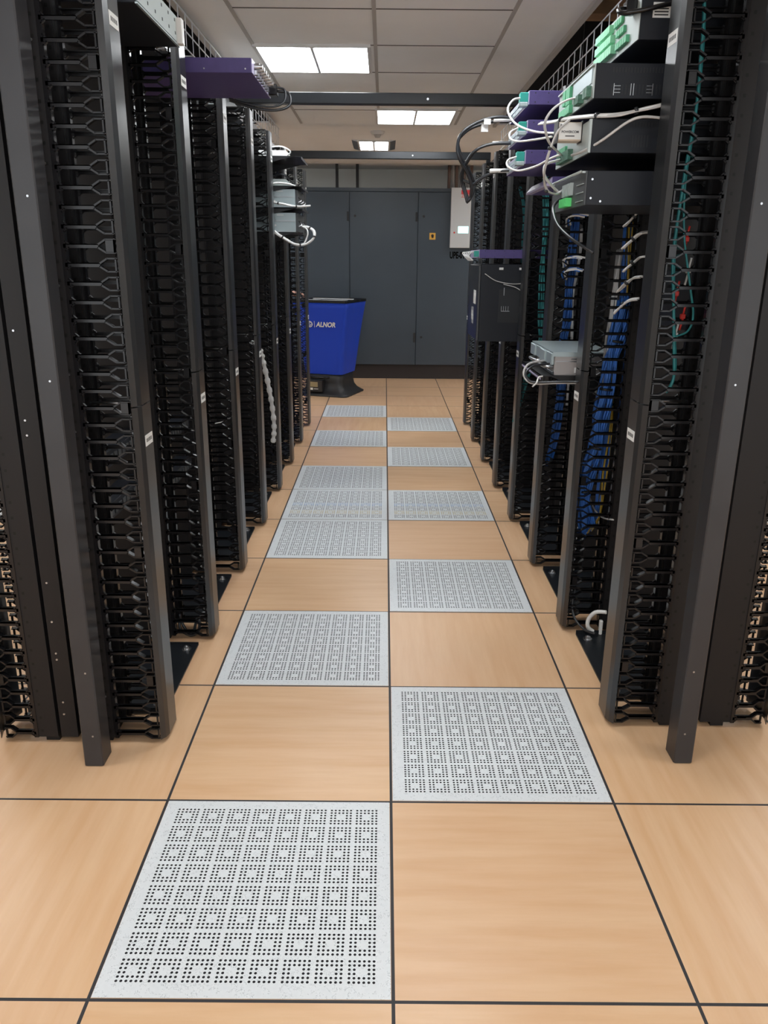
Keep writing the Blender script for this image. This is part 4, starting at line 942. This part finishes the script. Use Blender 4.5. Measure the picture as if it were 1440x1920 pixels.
# ================================================================== AIR FLOW HOOD
ang = -math.atan2(0.19, 0.57)
hc = Vector((-0.605, 8.575, 0))
t = thing('airflow_hood', 'blue fabric airflow capture hood on a black flared base beside the left racks', 'measuring device', hc, ang)
def sq_ring(h, z, n=6, r=0.0, sag=0.0):
    """square ring of points with rounded corners"""
    pts = []
    for cx_, cy_, a0 in ((1,-1,-PI/2),(1,1,0),(-1,1,PI/2),(-1,-1,PI)):
        for k in range(4):
            a = a0 + PI/2*k/3
            pts.append(((h-r)*cx_ + r*math.cos(a), (h-r)*cy_ + r*math.sin(a), z))
        # points along the next side
        nx, ny = (cx_, cy_)
        nxt = {(1,-1):(1,1),(1,1):(-1,1),(-1,1):(-1,-1),(-1,-1):(1,-1)}[(cx_,cy_)]
        for k in range(1, 10):
            u = k/10; px = (h-r)*(nx*(1-u)+nxt[0]*u) if nx != nxt[0] else h*nx
            py = (h-r)*(ny*(1-u)+nxt[1]*u) if ny != nxt[1] else h*ny
            d = sag*(4*u*(1-u)) + 0.003*math.sin(k*2.4+z*3)
            if nx == nxt[0]: px -= nx*d
            else: py -= ny*d
            pts.append((px, py, z))
    return pts
def skin_rings(rings, cap0=False, cap1=False, closed_smooth=True):
    b = MB(); n = len(rings[0]); vs = [q for r_ in rings for q in r_]; fs = []
    for i in range(len(rings)-1):
        for k in range(n): j = (k+1) % n; fs.append((i*n+k, i*n+j, (i+1)*n+j, (i+1)*n+k))
    if cap0: fs.append(tuple(range(n))[::-1])
    if cap1: fs.append(tuple(range((len(rings)-1)*n, len(rings)*n)))
    b.add(vs, fs, closed_smooth); return b
H0, H1, Z0h, Z1h = 0.212, 0.298, 0.225, 0.958
rings = []
for i in range(13):
    u = i/12; rings.append(sq_ring(H0+(H1-H0)*(u**0.9)-0.006*math.sin(PI*u), Z0h+(Z1h-Z0h)*u, r=0.035*(1-u)+0.010, sag=0.010*(1-abs(2*u-1))))
inner = [[(x*0.985, y*0.985, z) for x, y, z in r_] for r_ in rings[::-1]]
sk = skin_rings(rings + inner).build('fabric_skirt', BLUEF, t)
b = MB(); r0 = sq_ring(H1+0.005, Z1h, r=0.012); r1 = sq_ring(H1+0.005, Z1h+0.026, r=0.012); r2 = sq_ring(H1-0.016, Z1h+0.026, r=0.01); r3 = sq_ring(H1-0.016, Z1h, r=0.01)
skin_rings([r0, r1, r2, r3, r0], closed_smooth=False).build('top_rim', PLAS, t)
b = MB(); b.box(-H1+0.03, H1-0.10, -0.02, 0.02, Z1h+0.006, Z1h+0.016); b.box(-H1+0.02, H1-0.12, H1-0.10, H1-0.05, Z1h+0.012, Z1h+0.02); b.build('cross_strut', FRAMEW, t)
# flared base
prof = [(0.298, 0.0), (0.298, 0.012), (0.276, 0.026), (0.240, 0.055), (0.216, 0.095), (0.206, 0.15), (0.205, 0.235)]
rings = [sq_ring(h*0.98, z, r=0.06) for h, z in prof]
def notch(ring, z):
    out = []
    for x, y, zz in ring:
        out.append((x, y, zz))
    return out
skin_rings(rings, True, True).build('flared_base', HBASE, t)
# meter on the near side
b = MB(); b.bbox(-0.165, 0.02, -0.290, -0.205, 0.045, 0.170, 0.006); mt = b.build('meter_housing', HBASE, t)
b = MB(); b.box(-0.130, -0.030, -0.2912, -0.290, 0.098, 0.150); b.build('display', LCD, mt)
b = MB(); b.box(-0.130, -0.085, -0.2912, -0.290, 0.066, 0.088); b.box(-0.075, -0.025, -0.2912, -0.290, 0.074, 0.080); b.build('keypad', LABEL, mt)
b = MB(); b.tube(spline([(-0.14, -0.235, 0.195), (-0.10, -0.262, 0.195), (0.04, -0.262, 0.195), (0.08, -0.235, 0.195)]), 0.012, 8); b.build('carry_handle', PLAS, t)
# lettering follows the slope of the near side
slope = math.atan2(H1-H0, Z1h-Z0h)
zl = 0.728; yl = -(H0+(H1-H0)*((zl-Z0h)/(Z1h-Z0h)))-0.004
text_obj('lettering', 'ALNOR', 0.068, LABEL, sk, (0.002-0.045, yl+0.002, zl-0.010), (PI/2+slope, 0, 0), 0.001, 0.0022, 0.92, 0.25)
b = MB(); b.box(-0.064, -0.060, -0.001, 0.001, 0.0, 0.064); o = b.build('lettering_bar', LABEL, sk); o.location = (0, yl+0.004, zl-0.018); o.rotation_euler = (slope, 0, 0)
b = MB(); n = 28
for rr, w in ((0.032, 0.008),):
    vs = []
    for k in range(n):
        a = 2*PI*k/n; vs += [(-0.112+rr*math.cos(a), 0, 0.032+rr*math.sin(a)), (-0.112+(rr-w)*math.cos(a), 0, 0.032+(rr-w)*math.sin(a))]
    b.add(vs, [(2*k, 2*((k+1)%n), 2*((k+1)%n)+1, 2*k+1) for k in range(n)])
P = spline([(-0.098,0,0.046),(-0.112,0,0.050),(-0.122,0,0.040),(-0.112,0,0.032),(-0.102,0,0.024),(-0.112,0,0.014),(-0.126,0,0.018)], 4)
b.tube(P, 0.0035, 6); b.prism([(-0.094,0.024),(-0.094,0.040),(-0.074,0.032)], 'y', -0.001, 0.001)
o = b.build('round_emblem', LABEL, sk); o.location = (0, yl-0.002, zl-0.018); o.rotation_euler = (slope, 0, 0)

# ================================================================== PERSON behind the hood
def skin_body(name, joints, bones, m, parent=None, sub=2):
    me = bpy.data.meshes.new(name); me.from_pydata([j[0] for j in joints], bones, [])
    o = bpy.data.objects.new(name, me); COL.objects.link(o); me.materials.append(m)
    mo = o.modifiers.new('skin', 'SKIN'); me.skin_vertices or None
    if not me.skin_vertices:
        bpy.context.view_layer.objects.active = o
    for i, j in enumerate(joints):
        sv = me.skin_vertices[0].data[i]; sv.radius = (j[1], j[1] if len(j) < 3 else j[2]); sv.use_root = (i == 0)
    ss = o.modifiers.new('sub', 'SUBSURF'); ss.levels = sub; ss.render_levels = sub; mo.use_smooth_shade = True
    if parent: o.parent = parent
    return o
def bake(o):
    dg = bpy.context.evaluated_depsgraph_get(); bpy.context.view_layer.update(); dg.update()
    me = bpy.data.meshes.new_from_object(o.evaluated_get(dg)); o.modifiers.clear(); o.data = me; return o
PX, PY = -1.43, 8.72
J = [((PX,PY,0.94),0.115),((PX+0.01,PY,1.08),0.105),((PX+0.03,PY,1.26),0.115),((PX+0.03,PY,1.40),0.085),((PX+0.035,PY,1.49),0.048),((PX+0.05,PY,1.56),0.070),((PX+0.05,PY,1.64),0.088),((PX+0.045,PY,1.71),0.066),
     ((PX+0.03,PY-0.17,1.41),0.052),((PX+0.15,PY-0.26,1.17),0.040),((-0.985,8.410,1.05),0.026),((-0.925,8.395,1.035),0.024),
     ((PX+0.03,PY+0.17,1.41),0.052),((PX+0.06,PY+0.24,1.14),0.040),((PX+0.20,PY+0.20,1.02),0.026),((PX+0.26,PY+0.17,1.00),0.024),
     ((PX,PY-0.09,0.86),0.085),((PX+0.01,PY-0.10,0.48),0.055),((PX-0.01,PY-0.10,0.09),0.038),((PX+0.13,PY-0.11,0.035),0.030),
     ((PX,PY+0.09,0.86),0.085),((PX+0.01,PY+0.10,0.48),0.055),((PX-0.01,PY+0.10,0.09),0.038),((PX+0.13,PY+0.11,0.035),0.030),
     ((PX+0.145,PY,1.625),0.014)]
Bn = [(0,1),(1,2),(2,3),(3,4),(4,5),(5,6),(6,7),(3,8),(8,9),(9,10),(10,11),(3,12),(12,13),(13,14),(14,15),(0,16),(16,17),(17,18),(18,19),(0,20),(20,21),(21,22),(22,23),(6,24)]
def hand(base, root, d, side):
    """four unequal curled fingers and a thumb leaving the side of the palm"""
    global J, Bn
    for i, L in enumerate((0.070, 0.078, 0.072, 0.058)):
        o = Vector((0.012, side*(0.024-0.016*i), 0.004)); q = base + o
        a = len(J)
        J += [(q, 0.0095), (q+Vector((L*0.45, 0, 0.006)), 0.0085), (q+Vector((L*0.75, 0, -0.012)), 0.0078), (q+Vector((L*0.80, 0, -0.034)), 0.0065)]
        Bn += [(root, a), (a, a+1), (a+1, a+2), (a+2, a+3)]
    a = len(J); q = base + Vector((-0.012, side*0.030, -0.006))
    J += [(q, 0.010), (q+Vector((0.028, side*0.012, -0.016)), 0.0095), (q+Vector((0.052, side*0.006, -0.030)), 0.0075)]
    Bn += [(root, a), (a, a+1), (a+1, a+2)]
hand(Vector((-0.925,8.395,1.035)), 11, 1, -1)
hand(Vector((PX+0.26,PY+0.17,1.00)), 15, 1, 1)
body = bake(skin_body('person', J, Bn, SKIN))
tag(body, 'person in navy top behind the left racks, hand on the blue hood rim', 'person')
sh = [(j[0], j[1]*1.16+0.004) for j in J]
def sub(name, idx, bones, m, extra=1.0):
    mp = {a: i for i, a in enumerate(idx)}
    o = skin_body(name, [(sh[a][0], sh[a][1]*extra) for a in idx], [(mp[a], mp[c]) for a, c in bones], m); bake(o); o.parent = body; return o
sub('shirt', [0,1,2,3,8,9,10,12,13,14], [(0,1),(1,2),(2,3),(3,8),(8,9),(9,10),(3,12),(12,13),(13,14)], CLOTH)
sub('trousers', [0,1,16,17,18,20,21,22], [(0,1),(0,16),(16,17),(17,18),(0,20),(20,21),(21,22)], TROUS, 1.03)
sub('shoe', [18,19], [(18,19)], PLAS, 1.05); sub('shoe', [22,23], [(22,23)], PLAS, 1.05)
b = MB(); b.dome((PX+0.035, PY, 1.645), 0.100, 0.135, 18, 8); b.build('hair', HAIR, body)
for s_ in (-1, 1):
    b = MB(); b.dome((0, 0, 0), 0.011, 0.006, 10, 3); o = b.build('eye', LABEL, body); o.location = (PX+0.135, PY+s_*0.032, 1.655); o.rotation_euler = (0, PI/2, 0)
    b = MB(); b.bbox(PX+0.03, PX+0.055, PY+s_*0.085, PY+s_*0.100, 1.60, 1.66, 0.005); b.build('ear', SKIN, body)
b = MB(); b.bbox(PX+0.115, PX+0.133, PY-0.024, PY+0.024, 1.578, 1.588, 0.003); b.build('mouth', REDL, body)
